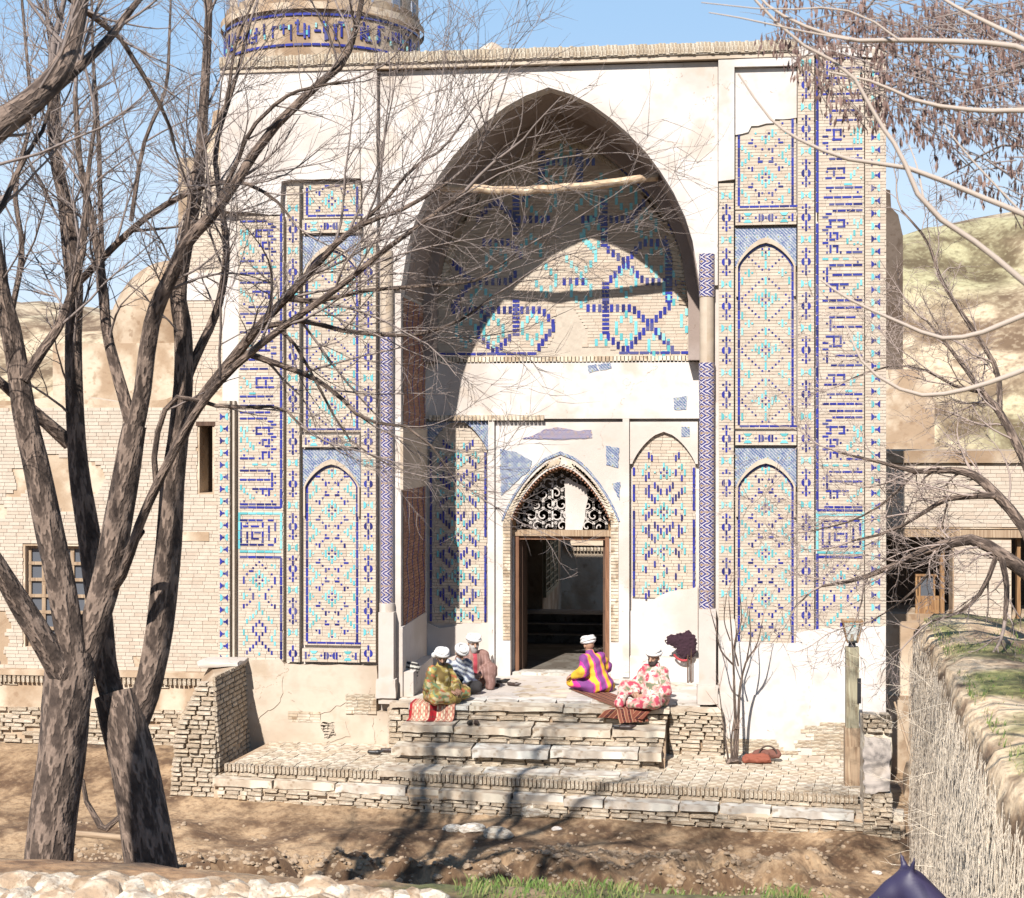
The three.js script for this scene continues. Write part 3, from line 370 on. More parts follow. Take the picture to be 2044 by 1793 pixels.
// pilasters and panels below
const pil = (a, b, t, u, z1 = zq - .005, m = M.plaster) => part(portal, 'pilaster', boxR(rb(a, b, t, u), zq - .13, z1), m);
pil(975, 987, 836, 1352, zq + .03); pil(1243, 1256, 836, 1352, zq + .03); pil(843, 850, 836, 1352);
{ const y = PZ(1100, 836, zq).y; for (let x = axisX - halfW + .1; x < axisX - .3; x += .075) wornP.add(x, y + .02, zq + .03, .058, .1, .06); }
function backPanel(a, b, apex, cols, faded) { const z = zq - .1, r = rb(a, b, 842, 1352), cx = (r.x0 + r.x1) / 2, hw = (r.x1 - r.x0) / 2, ya = PZ((a + b) / 2, apex, zq).y; const cutY = PZ((a + b) / 2, faded ? 1195 : 1245, zq).y, sp = ya - hw * .95;
  const lim = y => y < sp ? hw * .93 : hw * .93 * Math.pow(1 - Math.pow(clamp((y - sp) / (ya - sp)), 1.2), .62);
  const o = []; for (let i = 0; i <= 10; i++) { const y = lerp(sp, ya, i / 10); o.push([lim(y - .0001), y]); } o[10][0] = 0;
  const s = shapeOf([[r.x0, r.y1], [r.x0, sp], ...o.map(([x, y]) => [cx - x, y]), ...o.slice(0, -1).reverse().map(([x, y]) => [cx + x, y]), [r.x1, sp], [r.x1, r.y1]]);
  part(portal, 'spandrel', extrude(s, zq - .13, zq - .03), faded ? M.plaster : M.mosaic); if (faded) part(portal, 'tile_fragment', boxR(rb(1360, 1377, 852, 872), zq - .05, zq - .02), M.mosaic);
  courses({ ...r, y0: cutY }, zq - .13, { clip: (x, y) => Math.abs(x - cx) < lim(y), L: [3, 4.5], h: .058, dep: .03 });
  const ok = (x, y, w, h) => y - h > cutY + (faded ? .15 * Math.sin(x * 3) : 0) && Math.abs(x - cx) + w < lim(y + h) - .02, miss = faded ? .18 : .04;
  for (let k = 0; k < 6; k++) { const w = writer(cx, ya - .75 - k * 11 * my * 1.25, zq - .1, ok, miss); rosette(w); pm(s => { for (const [c, rr] of [[3, -4], [4, -5], [5, -6], [4, 0], [5, 1], [6, 2], [3, 4.5], [2, 5.6], [1, 6.7], [5, 5.5], [6, 6.5]]) { w.b(s * c, rr, .75, 2.4); } w.t(s * 6, -2, .75, 2.4); w.t(s * 7, 0, .75, 2.4); w.t(s * 7, 6, .75, 2.4); w.t(s * 2, -5, .75, 2.3); w.t(s * 5, -2); }); w.b(0, 5); w.t(0, 8, .75, 2.4); }
  if (!faded || true) for (const sgn of [-1, 1]) for (let y = cutY + .1; y < sp; y += .16) if (R() > miss) glaze(blueP, cx + sgn * (hw * .93 - .03), y, .04, .148, zq - .1);
  part(portal, 'plaster_coat', extrude(shapeOf(ragged([[r.x0, r.y0], [r.x1, r.y0], [r.x1, cutY + (faded ? .22 : .02)], [cx + .1, cutY + (faded ? .12 : .0)], [cx - .35, cutY - .1], [r.x0, cutY - (faded ? .25 : .0)]], .02, .15, [0, 1, 5])), zq - .13, zq - .07), M.plaster);
}
backPanel(851, 975, 838, 12, false); backPanel(1257, 1393, 862, 12, true);
{ // door bay: plaster front with the pointed opening, tile remains, brick ring
  const r = rb(988, 1243, 842, 1352); const s = shapeOf([[r.x0, -.02], [doorC - (doorR - doorL) / 2, -.02], ...doorPath(0, 0).slice(2).reverse(), [doorC + (doorR - doorL) / 2, -.02], [r.x1, -.02], [r.x1, r.y1], [r.x0, r.y1]]);
  part(portal, 'door_surround', extrude(s, zq - .13, zq - .05), M.plaster);
  const A = doorPath(.17, .27).slice(2), B = doorPath(.13, .21).slice(2); part(portal, 'arch_moulding', extrude(shapeOf([...A, ...B.reverse()]), zq - .06, zq - .025), M.mosaic); 
  const C = doorHalf(.065, .10); for (let i = 1; i < C.length; i++) { const a = C[i - 1], b = C[i], L = Math.hypot(b[0] - a[0], b[1] - a[1]), n = Math.max(1, Math.round(L / .062)); for (let k = 0; k < n; k++) { const t = (k + .5) / n; for (const sg of [-1, 1]) wornP.add(doorC + sg * lerp(a[0], b[0], t), lerp(a[1], b[1], t), zq - .045, .05, .14, .03, -1, sg * (-Math.atan2(b[0] - a[0], a[1] - b[1]) - Math.PI / 2)); } }
  for (let y = .7; y < doorSpring; y += .062) for (const sg of [-1, 1]) wornP.add(doorC + sg * ((doorR - doorL) / 2 + .07), y, zq - .045, .14, .05, .03);
  // red brick intrados
  const redP = new Pieces(portal, 'intrados_brick', M.red, 120); const I = doorHalf(-.012, -.016); for (let i = 1; i < I.length; i++) { const a = I[i - 1], b = I[i], L = Math.hypot(b[0] - a[0], b[1] - a[1]), n = Math.max(1, Math.round(L / .062)); for (let k = 0; k < n; k++) { const t = (k + .5) / n; for (const sg of [-1, 1]) redP.add(doorC + sg * lerp(a[0], b[0], t), lerp(a[1], b[1], t), zq - .27, .055, .022, .42, -1, sg * (-Math.atan2(b[0] - a[0], a[1] - b[1]) + Math.PI / 2) + Math.PI / 2 * 0); } } redP.flush();
  seed(8); const fr = (n, m, ...pts) => part(portal, n, extrude(shapeOf(ragged(pts.map(([a, b]) => { const p = PZ(a, b, zq - .05); return [p.x, p.y]; }), .012, .06)), zq - .07, zq - .035), m);
  fr('tile_fragment', M.shaft, [1043, 876], [1070, 866], [1090, 856], [1115, 853], [1150, 860], [1180, 858], [1182, 874], [1120, 878], [1080, 877]);
  fr('tile_fragment', M.mosaic, [998, 896], [1030, 902], [1062, 920], [1058, 938], [1030, 962], [1000, 990]); fr('tile_fragment', M.mosaic, [1209, 890], [1236, 894], [1234, 934], [1210, 928]); fr('tile_fragment', M.mosaic, [1222, 965], [1238, 962], [1237, 1000]);
}
// ---- the door: frame, lintel, plaster lattice ----
{ const zd = zq - .42, w0 = doorL + .05, w1 = doorR - .05, lint = PZ(1118, 1070, zd).y; const jw = .075;
  part(portal, 'door_jamb', box(w0, w0 + jw, -.02, lint, zd - .12, zd + .08), M.wood); part(portal, 'door_jamb', box(w1 - jw, w1, -.02, lint, zd - .12, zd + .08), M.wood); part(portal, 'lintel', box(doorL + .005, doorR - .005, lint + .002, lint + .115, zd - .1, zd + .1), M.woodPale); part(portal, 'lintel_rail', box(w0 + jw, w1 - jw, lint - .07, lint, zd - .08, zd + .04), M.wood);
  part(portal, 'threshold', box(doorL + .01, doorR - .01, -.03, .05, zd - .16, zd + .25), M.stoneGrey);
  for (const s of [-1, 1]) part(portal, 'reveal', box(s < 0 ? doorL + .006 : w1 + .002, s < 0 ? w0 - .002 : doorR - .006, -.02, lint, zd - .12, zd + .05), M.plaster);
  const I = doorHalf(-.06, -.075), O = doorHalf(-.004, -.004); const base = lint + .117; const cl = h => h.filter(p => p[1] > base + .01); const Io = cl(I), Oo = cl(O); const oi = [[doorC + I[0][0], base], ...Io.map(([x, y]) => [doorC + x, y]), ...Io.slice(0, -1).reverse().map(([x, y]) => [doorC - x, y]), [doorC - I[0][0], base]], oo = [[doorC + O[0][0], base], ...Oo.map(([x, y]) => [doorC + x, y]), ...Oo.slice(0, -1).reverse().map(([x, y]) => [doorC - x, y]), [doorC - O[0][0], base]];
  part(portal, 'lattice_frame', extrude(shapeOf([...oo, ...oi.slice().reverse()]), zd - .05, zd + .06), M.woodOchre);
  // lattice: overlapping rings and leaf bars of cast plaster
  const inL = (x, y) => { if (y < base + .015) return false; let lim = 0; for (let i = 1; i < I.length; i++) if (y >= I[i - 1][1] && y <= I[i][1]) lim = lerp(I[i - 1][0], I[i][0], (y - I[i - 1][1]) / (I[i][1] - I[i - 1][1])); if (y < I[0][1]) lim = I[0][0]; return Math.abs(x - doorC) < lim; };
  const pos = [], idx = []; const ribbon = (pts, w) => { for (let i = 1; i < pts.length; i++) { const [ax, ay] = pts[i - 1], [b2, by] = pts[i]; if (!inL(ax, ay) || !inL(b2, by)) continue; const L = Math.hypot(b2 - ax, by - ay) || 1, nx = -(by - ay) / L * w, ny = (b2 - ax) / L * w, o = pos.length / 3; for (const z of [zd + .012, zd - .012]) pos.push(ax + nx, ay + ny, z, ax - nx, ay - ny, z, b2 - nx, by - ny, z, b2 + nx, by + ny, z); idx.push(o, o + 1, o + 2, o, o + 2, o + 3, o + 4, o + 7, o + 6, o + 4, o + 6, o + 5, o, o + 3, o + 7, o, o + 7, o + 4, o + 1, o + 5, o + 6, o + 1, o + 6, o + 2); } };
  const rr = .118; for (let j = -1; j < 8; j++) for (let i = -7; i < 8; i++) { const cx = doorC + (i + (j & 1 ? .5 : 0)) * rr * 2.02, cy = base + .06 + j * rr * 1.75; const pts = []; for (let k = 0; k <= 20; k++) { const a = k / 20 * Math.PI * 2, q = rr * 1.04; pts.push([cx + Math.cos(a) * q, cy + Math.sin(a) * q]); } ribbon(pts, .0125); const sp = []; for (let k = 0; k <= 14; k++) { const a = k / 14 * (i % 2 ? 5.6 : -5.6) + j, q = rr * .95 * k / 14; sp.push([cx + Math.cos(a) * q, cy + Math.sin(a) * q]); } ribbon(sp, .012); }
  for (const f of [-.33, .33]) ribbon(Array.from({ length: 30 }, (_, k) => [doorC + f * .55, base + k * .05]), .016);
  const g = new THREE.BufferGeometry(); g.setAttribute('position', new THREE.Float32BufferAttribute(pos, 3)); g.setIndex(idx); const gn = g.toNonIndexed(); gn.computeVertexNormals(); boxUV(gn); part(portal, 'plaster_lattice', gn, M.plaster, 'white openwork plaster screen over the door');
  seed(3); const q0 = PZ(1128, 1060, zd), q1 = PZ(1163, 985, zd); part(portal, 'lattice_patch', extrude(shapeOf(ragged([[q0.x, base], [q1.x, base], [q1.x + .1, q1.y - .1], [q1.x + .05, q1.y + .12], [doorC + .08, q1.y + .3], [q0.x, q1.y + .25]], .015, .08, [0])), zd - .014, zd + .016), M.plaster);
  for (const s of [-1, 1]) { const sx = s < 0 ? w0 + jw : w1 - jw; part(portal, 'door_leaf', box(Math.min(sx, sx - s * .05), Math.max(sx, sx - s * .05), 0, lint - .07, zd - .12 - .82, zd - .122), M.woodDark); }
}
// left and right walls of the recess: brick net over plaster dado, set into the core
{ const xw = axisX - halfW, g = new THREE.Group(); g.name = 'side_wall_tiles'; portal.add(g); const P = new Pieces(g, 'red_brick', M.red, 150), Q = new Pieces(g, 'dark_glazed_brick', M.blue, 100);
  part(g, 'bed', box(-2.3, -.2, 1.2, 6.9, 0, .012), M.mortar);
  for (let j = 0; j < 98; j++) { let z = -2.3 - RR(0, .1); const y = 1.22 + j * .058; while (z < -.2) { const w = RR(.16, .26), a = Math.max(z, -2.3), b = Math.min(z + w, -.2); z += w; if (b - a > .03 && !(y > 3.6 && y < 4.6)) P.add((a + b) / 2, y, .016, b - a - .008, .05, .02); } for (let k = 0; k < 4; k++) { const zz = -2.05 + k * .52 + (j % 18 < 9 ? j % 9 : 9 - j % 9) * .028; if (zz < -.25 && !(y > 3.6 && y < 4.6)) Q.add(zz, y, .022, .045, .05, .02); } }
  P.flush(); Q.flush(); part(g, 'plaster_band', box(-2.5, -.12, 3.55, 4.62, 0, .05), M.plasterTan); part(g, 'plaster_dado', box(-2.5, -.12, 0, 1.2, 0, .04), M.plaster); part(g, 'bench', box(-2.45, -.5, 0, .42, .04, .22), M.plaster);
  g.rotation.y = Math.PI / 2; g.position.set(xw + .001, 0, 0); g.rotation.y = Math.PI / 2; g.scale.z = 1;
  // local x runs along -z of the world after the turn
  g.rotation.y = -Math.PI / 2; g.rotation.y = Math.PI / 2; g.position.z = -2.6;
}
part(portal, 'niche_ledge', box(axisX - halfW + .02, PZ(960, 1300, zq).x, 0, .36, zq - .1, zq + .28), M.plaster);
part(portal, 'wall_bench', box(PZ(1258, 1330, zq).x, axisX + halfW - .02, 0, .42, zq - .1, zq + .22), M.plaster);
part(portal, 'wall_bench', box(PZ(955, 1330, zq).x, PZ(984, 1330, zq).x, 0, .40, zq - .1, zq + .3), M.plaster);
blueP.flush(); turqP.flush(); buffP.flush(); wornP.flush();

// passage behind the door and the yard beyond it
{ const xl = doorL - .5, xr = doorR + .25, z0 = zq - .6, z1 = -9.4;
  part(portal, 'passage_wall', box(xl - .4, xl, -.3, 4.6, z1, z0), M.shadeDarkMud); part(portal, 'passage_wall', box(xr, xr + .4, -.3, 4.6, z1, z0), M.shadeDarkMud); part(portal, 'passage_ceiling', box(xl - .39, xr + .39, 3.5, 4.61, z1 + .01, z0), M.shadeDarkMud); part(portal, 'passage_floor', box(xl, xr, -.4, -.005, z1, zq - .9), M.shadeDarkStone); part(portal, 'passage_floor', box(xl, xr, -.4, -.004, zq - .898, zq - .13), M.stoneGrey);  // passage shade is painted in with the dark wall, ceiling and floor colours
  part(portal, 'passage_header', box(xl, xr, 2.12, 3.5, z1 + .02, z1 + .5), M.shadeDarkMud);
  for (let k = 0; k < 3; k++) part(portal, 'passage_step', box(xl + .01, xr - .01, -.1, .16 + k * .17, z1 + .02, z1 + 2.0 - k * .5), M.shadeDarkStone);
}
{ const xl = doorL - .5; const w = thing('lattice_window', 'grey wooden lattice window on the wall of the yard seen through the door', 'window'); const z1 = -9.5, z2 = -12.6, y0 = .75, y1 = 2.7;
  part(w, 'frame', [box(xl + .42, xl + .5, y0, y0 + .09, z2, z1), box(xl + .42, xl + .5, y1 - .09, y1, z2, z1), ...[0, .333, .666, 1].map(f => box(xl + .42, xl + .5, y0 + .09, y1 - .09, lerp(z2, z1 - .09, f), lerp(z2, z1 - .09, f) + .09))], M.woodGreen);
  part(w, 'lattice', [...Array.from({ length: 22 }, (_, k) => box(xl + .445, xl + .465, y0 + .09, y1 - .09, z2 + .1 + k * .135, z2 + .13 + k * .135)), ...Array.from({ length: 12 }, (_, k) => box(xl + .466, xl + .485, y0 + .12 + k * .145, y0 + .145 + k * .145, z2 + .09, z1 - .09))], M.woodGreen);
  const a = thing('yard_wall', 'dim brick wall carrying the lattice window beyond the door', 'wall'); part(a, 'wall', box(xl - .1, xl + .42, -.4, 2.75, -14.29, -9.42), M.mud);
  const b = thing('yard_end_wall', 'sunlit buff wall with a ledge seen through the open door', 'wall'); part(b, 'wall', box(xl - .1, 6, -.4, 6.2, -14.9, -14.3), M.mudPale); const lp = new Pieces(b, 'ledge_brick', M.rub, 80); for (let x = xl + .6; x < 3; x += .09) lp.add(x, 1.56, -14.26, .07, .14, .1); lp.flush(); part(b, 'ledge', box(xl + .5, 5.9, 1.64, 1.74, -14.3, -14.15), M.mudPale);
}
{ const p0 = PD(868, 380, 26.7), g = thing('wooden_beam', 'crooked pale log wedged across the mouth of the arch', 'log'); const pts = [[862, 372], [925, 376], [985, 379], [1050, 381], [1130, 375], [1220, 366], [1280, 356], [1312, 353]].map(([a, b]) => PZ(a, b, -.72)); const c = new THREE.CatmullRomCurve3(pts); const t = new THREE.TubeGeometry(c, 40, .075, 9); const q = t.attributes.position; for (let i = 0; i < q.count; i++) { q.setXYZ(i, q.getX(i), q.getY(i) + (noise(q.getX(i) * 4, q.getY(i) * 3, q.getZ(i) * 9) - .5) * .05, q.getZ(i)); } t.computeVertexNormals(); part(g, 'log', t, M.peeled); for (const e of [pts[0], pts[7]]) part(g, 'cut_end', new THREE.SphereGeometry(.06, 8, 6).translate(e.x, e.y, e.z), M.peeled);
  const e = PZ(1312, 353, -.72); part(g, 'socket_beam', box(e.x + .02, axisX + 2.6, e.y - .08, e.y + .06, -.85, -.6), M.woodDark); part(g, 'socket_beam', box(axisX - 2.8, pts[0].x, pts[0].y - .05, pts[0].y + .08, -.8, -.64), M.woodDark);
}
// =====================================================================================
// GROUND, STAIR, TERRACE AND THE BUILDINGS AROUND
// =====================================================================================
seed(21);
const TA = PY(447, 1522, -.78), TB = PY(1712, 1586, -.78), LA = PY(424, 1554, -1.02), LB = PY(1806, 1632, -1.02);
const lineZ = (A, B, x) => lerp(A.z, B.z, (x - A.x) / (B.x - A.x));
function gh(x, z) { // height of the earth
  const yard = lerp(-.98, -1.5, step(.1, 2.9, z - .12 * (x + 8)));
  let h = z < 1 && x > -8.5 && x < 4 ? -1.5 : yard; h = lerp(h, -1.62, step(3.2, 6, z));
  h = lerp(h, .30, step(7.5, 12.2, z) * step(-1.5, -4.5, x)); h = lerp(h, 1.3, step(11.5, 15.2, z)); h = lerp(h, 2.75, step(15.6, 23, z));
  h += step(2.2, 3.2, z) * (1 - step(9, 13, z)) * ((fbm(x * .9, z * .9, 2, 4) - .5) * .34) + (fbm(x * 5, z * 5, 3, 4) - .5) * .06;
  const rim = step(3.7, 4.3, z + .1 * x) * (1 - step(5.0, 6.0, z + .1 * x)) * step(-9, -6, x) * (1 - step(1.2, 2.6, x)); h += rim * (fbm(x * 3, z * 3, 8, 5) - .32) * .8;
  return h;
}
{ const ax = [], az = []; const run = (a, l) => { for (const [s, e, d] of l) for (let v = s; v < e - 1e-6; v += d) a.push(v); };
  run(ax, [[-160, -40, 20], [-40, -16, 3], [-16, -11, .5], [-11, 5, .11], [5, 10, .5], [10, 40, 5], [40, 161, 20]]); run(az, [[-60, -20, 10], [-20, 0, 2], [0, 7.2, .09], [7.2, 18, .3], [18, 40, 2], [40, 61, 10]]);
  const nx = ax.length, nz = az.length, pos = new Float32Array(nx * nz * 3), col = new Float32Array(nx * nz * 3), uv = new Float32Array(nx * nz * 2), idx = [];
  for (let j = 0; j < nz; j++) for (let i = 0; i < nx; i++) { const x = ax[i], z = az[j], o = j * nx + i; pos.set([x, gh(x, z), z], o * 3); uv.set([x, z], o * 2);
    const n = fbm(x * .7, z * .7, 6, 4), k = fbm(x * 2.6, z * 2.6, 9, 4); let c = mix3([.34, .25, .165], [.50, .385, .27], step(.3, .7, n * .6 + k * .4)); 
    if (z > 8.5) c = mix3(c, x > -2.3 ? [.17, .20, .07] : [.46, .30, .18], step(.35, .55, k) * step(8.5, 12, z)); col.set(c, o * 3); }
  for (let j = 0; j < nz - 1; j++) for (let i = 0; i < nx - 1; i++) { const a = j * nx + i; idx.push(a, a + nx, a + 1, a + 1, a + nx, a + nx + 1); }
  const g = new THREE.BufferGeometry(); g.setAttribute('position', new THREE.BufferAttribute(pos, 3)); g.setAttribute('color', new THREE.BufferAttribute(col, 3)); g.setAttribute('uv', new THREE.BufferAttribute(uv, 2)); g.setIndex(idx); g.computeVertexNormals(); structure('ground', new THREE.Mesh(g, M.dirt));
}
{ // loess hills behind
  const n = 90, m = 46, pos = [], col = [], uv = [], idx = []; const hh = (x, z) => { const d = -z - 24; const ridge = x > 0 ? lerp(15.5, 18.4, step(4, 24, x)) : lerp(15.5, 13.6, step(-4, -20, x)); return -1.6 + ridge * Math.pow(step(0, 34, d), .8) * (.82 + .36 * fbm(x * .07, z * .07, 3, 4)) + (fbm(x * .35, z * .35, 7, 4) - .5) * 1.3 + step(40, 90, d) * 4; };
  for (let j = 0; j < m; j++) for (let i = 0; i < n; i++) { const x = lerp(-70, 70, i / (n - 1)), z = lerp(-24, -130, Math.pow(j / (m - 1), 1.4)); pos.push(x, hh(x, z), z); uv.push(x * .3, z * .3); const k = fbm(x * .22, z * .22, 5, 5), gr = step(.42, .6, k) * (x > 0 ? .85 : .25); const c = mix3([.66, .59, .475], [.44, .46, .30], gr); col.push(...c); }
  for (let j = 0; j < m - 1; j++) for (let i = 0; i < n - 1; i++) { const a = j * n + i; idx.push(a, a + 1, a + n, a + 1, a + n + 1, a + n); }
  const g = new THREE.BufferGeometry(); g.setAttribute('position', new THREE.Float32BufferAttribute(pos, 3)); g.setAttribute('color', new THREE.Float32BufferAttribute(col, 3)); g.setAttribute('uv', new THREE.Float32BufferAttribute(uv, 2)); g.setIndex(idx); g.computeVertexNormals(); structure('hill', new THREE.Mesh(g, M.dirt));
}
// ---- terrace along the foot of the gate ----
function slabs(parent, name, x0, x1, yTop, zb, zf, th, mats, L = [.7, 1.5], wob = .03) { let x = x0; while (x < x1 - .05) { const w = Math.min(RR(...L), x1 - x), q = w > x1 - x - .3 ? x1 - x : w, o = RR(-wob, wob), t = th * RR(.85, 1.15); const g = worn(q - .012, t, zf - zb + o, .016, Math.max(2, Math.round(q / .16)), 1, 2, R() * 99); const m = part(parent, name, g, pick(mats)); m.position.set(x + q / 2, yTop - t / 2 + RR(-.008, .008), (zb + zf + o) / 2); m.rotation.set(RR(-.012, .012), RR(-.008, .008), RR(-.008, .008)); x += q; } }
function rubble(P, x0, x1, y0, y1, z, h = .062, L = [.12, .34], dep = .1, skip = 0) { const n = Math.max(1, Math.round((y1 - y0) / h)), hh = (y1 - y0) / n; for (let j = 0; j < n; j++) { let x = x0 - RR(0, .1); while (x < x1) { const w = RR(...L), a = Math.max(x, x0), b = Math.min(x + w, x1); x += w; if (b - a < .03 || R() < skip) continue; P.add((a + b) / 2, y0 + (j + .5) * hh + RR(-.006, .006), z + RR(-.03, .022) - dep / 2 + .02, b - a - .008, hh * RR(.9, 1.0), dep, -1, RR(-.02, .02)); } } }
{ const t = thing('brick_terrace', 'low brick terrace with a soldier course edge along the foot of the gate', 'terrace'); const dx = TB.x - TA.x, L = Math.hypot(dx, TB.z - TA.z), an = -Math.atan2(TB.z - TA.z, dx);
  t.position.set(TA.x, 0, TA.z); t.rotation.y = an;
  const P = new Pieces(t, 'soldier_brick', M.rub, 230, true), Q = new Pieces(t, 'riser_brick', M.rub, 200, true), F = new Pieces(t, 'paving_brick', M.rub, 280);
  part(t, 'bed', box(-.0, L, -1.9, -.83, -3.2, -.055), M.mudPale); for (let x = 0; x < L; x += .066) P.add(x + .033, -.86 + RR(-.008, .008), -.04 + RR(-.015, .01), .055, .13, .12);
  rubble(Q, 0, L + .2, -1.06, -.93, -.02, .062, [.14, .36]);
  for (let j = 0; j < 12; j++) { const z = -.13 - j * .262; for (let x = RR(-.2, 0); x < L - .1; x += .262) if (x > 0) F.add(x + .13, -.815 + RR(-.005, .004), z - .13, .25, .05, .25); } P.flush(); Q.flush(); F.flush();
}
{ const t = thing('stone_kerb', 'long kerb of pale slabs on rubble courses below the terrace', 'kerb'); const dx = LB.x - LA.x, L = Math.hypot(dx, LB.z - LA.z); t.position.set(LA.x, 0, LA.z); t.rotation.y = -Math.atan2(LB.z - LA.z, dx); seed(31);
  part(t, 'bed', box(0, L, -2.1, -1.1, -1.6, -.05), M.mudPale); slabs(t, 'kerb_slab', 0, L, -1.0, -.5, 0, .13, [M.stone, M.stoneTan, M.stoneGrey, M.stone], [.5, 1.3], .05); const Q = new Pieces(t, 'rubble_brick', M.rub, 300, true); rubble(Q, .1, L - .05, -1.62, -1.14, .0, .064, [.12, .4], .16, .04); Q.flush(); }
// ---- stair ----
{ const t = thing('stone_stair', 'worn stone steps rising to the landing before the door', 'stairs'); seed(41); const xl = PZ(815, 1420, .5).x, xr = PZ(1337, 1420, .5).x, xr2 = PZ(1430, 1420, .3).x, xll = PZ(786, 1400, 0).x;
  const Q = new Pieces(t, 'riser_stone', M.rub, 280, true); const dark = [M.stone, M.stoneGrey, M.stoneTan];
  part(t, 'core', box(xl + .1, xr - .06, -1.3, -.12, -2.4, .455), M.mudPale); part(t, 'core', box(xl + .1, xr - .06, -1.3, -.37, .4, .99), M.mudPale); part(t, 'core', box(xl + .1, xr - .06, -1.3, -.64, .98, 1.375), M.mudPale);
  // landing paving, then the nosings
  for (let j = 0; j < 6; j++) slabs(t, 'paving_slab', axisX - halfW + .01, axisX + halfW - .01, 0, -2.6 + j * .46, -2.6 + (j + 1) * .46 - .012, .08, [M.stone, M.stoneGrey, M.stoneTan], [.45, 1.1], 0);
  slabs(t, 'landing_slab', xl, xr, 0, .16, .56, .10, dark, [.9, 1.8], .02); slabs(t, 'landing_slab', xll, xl, 0, .16, .42, .12, dark, [.3, .5], .02); slabs(t, 'landing_slab', xr, xr2 + .1, .0, .1, .36, .08, dark, [.4, .8], .03);
  rubble(Q, xl + .06, xr - .03, -.25, -.10, .50, .075, [.25, .6], .14, .03); slabs(t, 'step_slab', xl - .02, xr - .05, -.25, .45, 1.1, .13, dark, [.8, 1.6], .03);
  rubble(Q, xl + .02, xr - .08, -.52, -.38, 1.04, .07, [.2, .5], .14, .04); slabs(t, 'step_slab', xl - .1, xr - .1, -.52, .95, 1.52, .14, dark, [.7, 1.5], .05);
  rubble(Q, xl - .05, xr - .14, -.80, -.66, 1.42, .065, [.14, .4], .14, .05); slabs(t, 'step_slab', xl - .16, xr - .3, -.765, 1.7, 2.12, .13, dark, [.6, 1.3], .06);
  // flank of the landing right of the steps
  rubble(Q, xr - .02, xr2 + .12, -.80, -.07, .30, .068, [.16, .42], .2); part(t, 'core', box(xr - .06, xr2 + .12, -1.3, -.1, -.2, .22), M.mud);
  rubble(Q, xll - .02, xl, -.80, -.12, .38, .1, [.16, .3], .2); part(t, 'core', box(xll - .05, xl + .1, -1.3, -.12, -.1, .30), M.plasterTan); Q.flush();
}
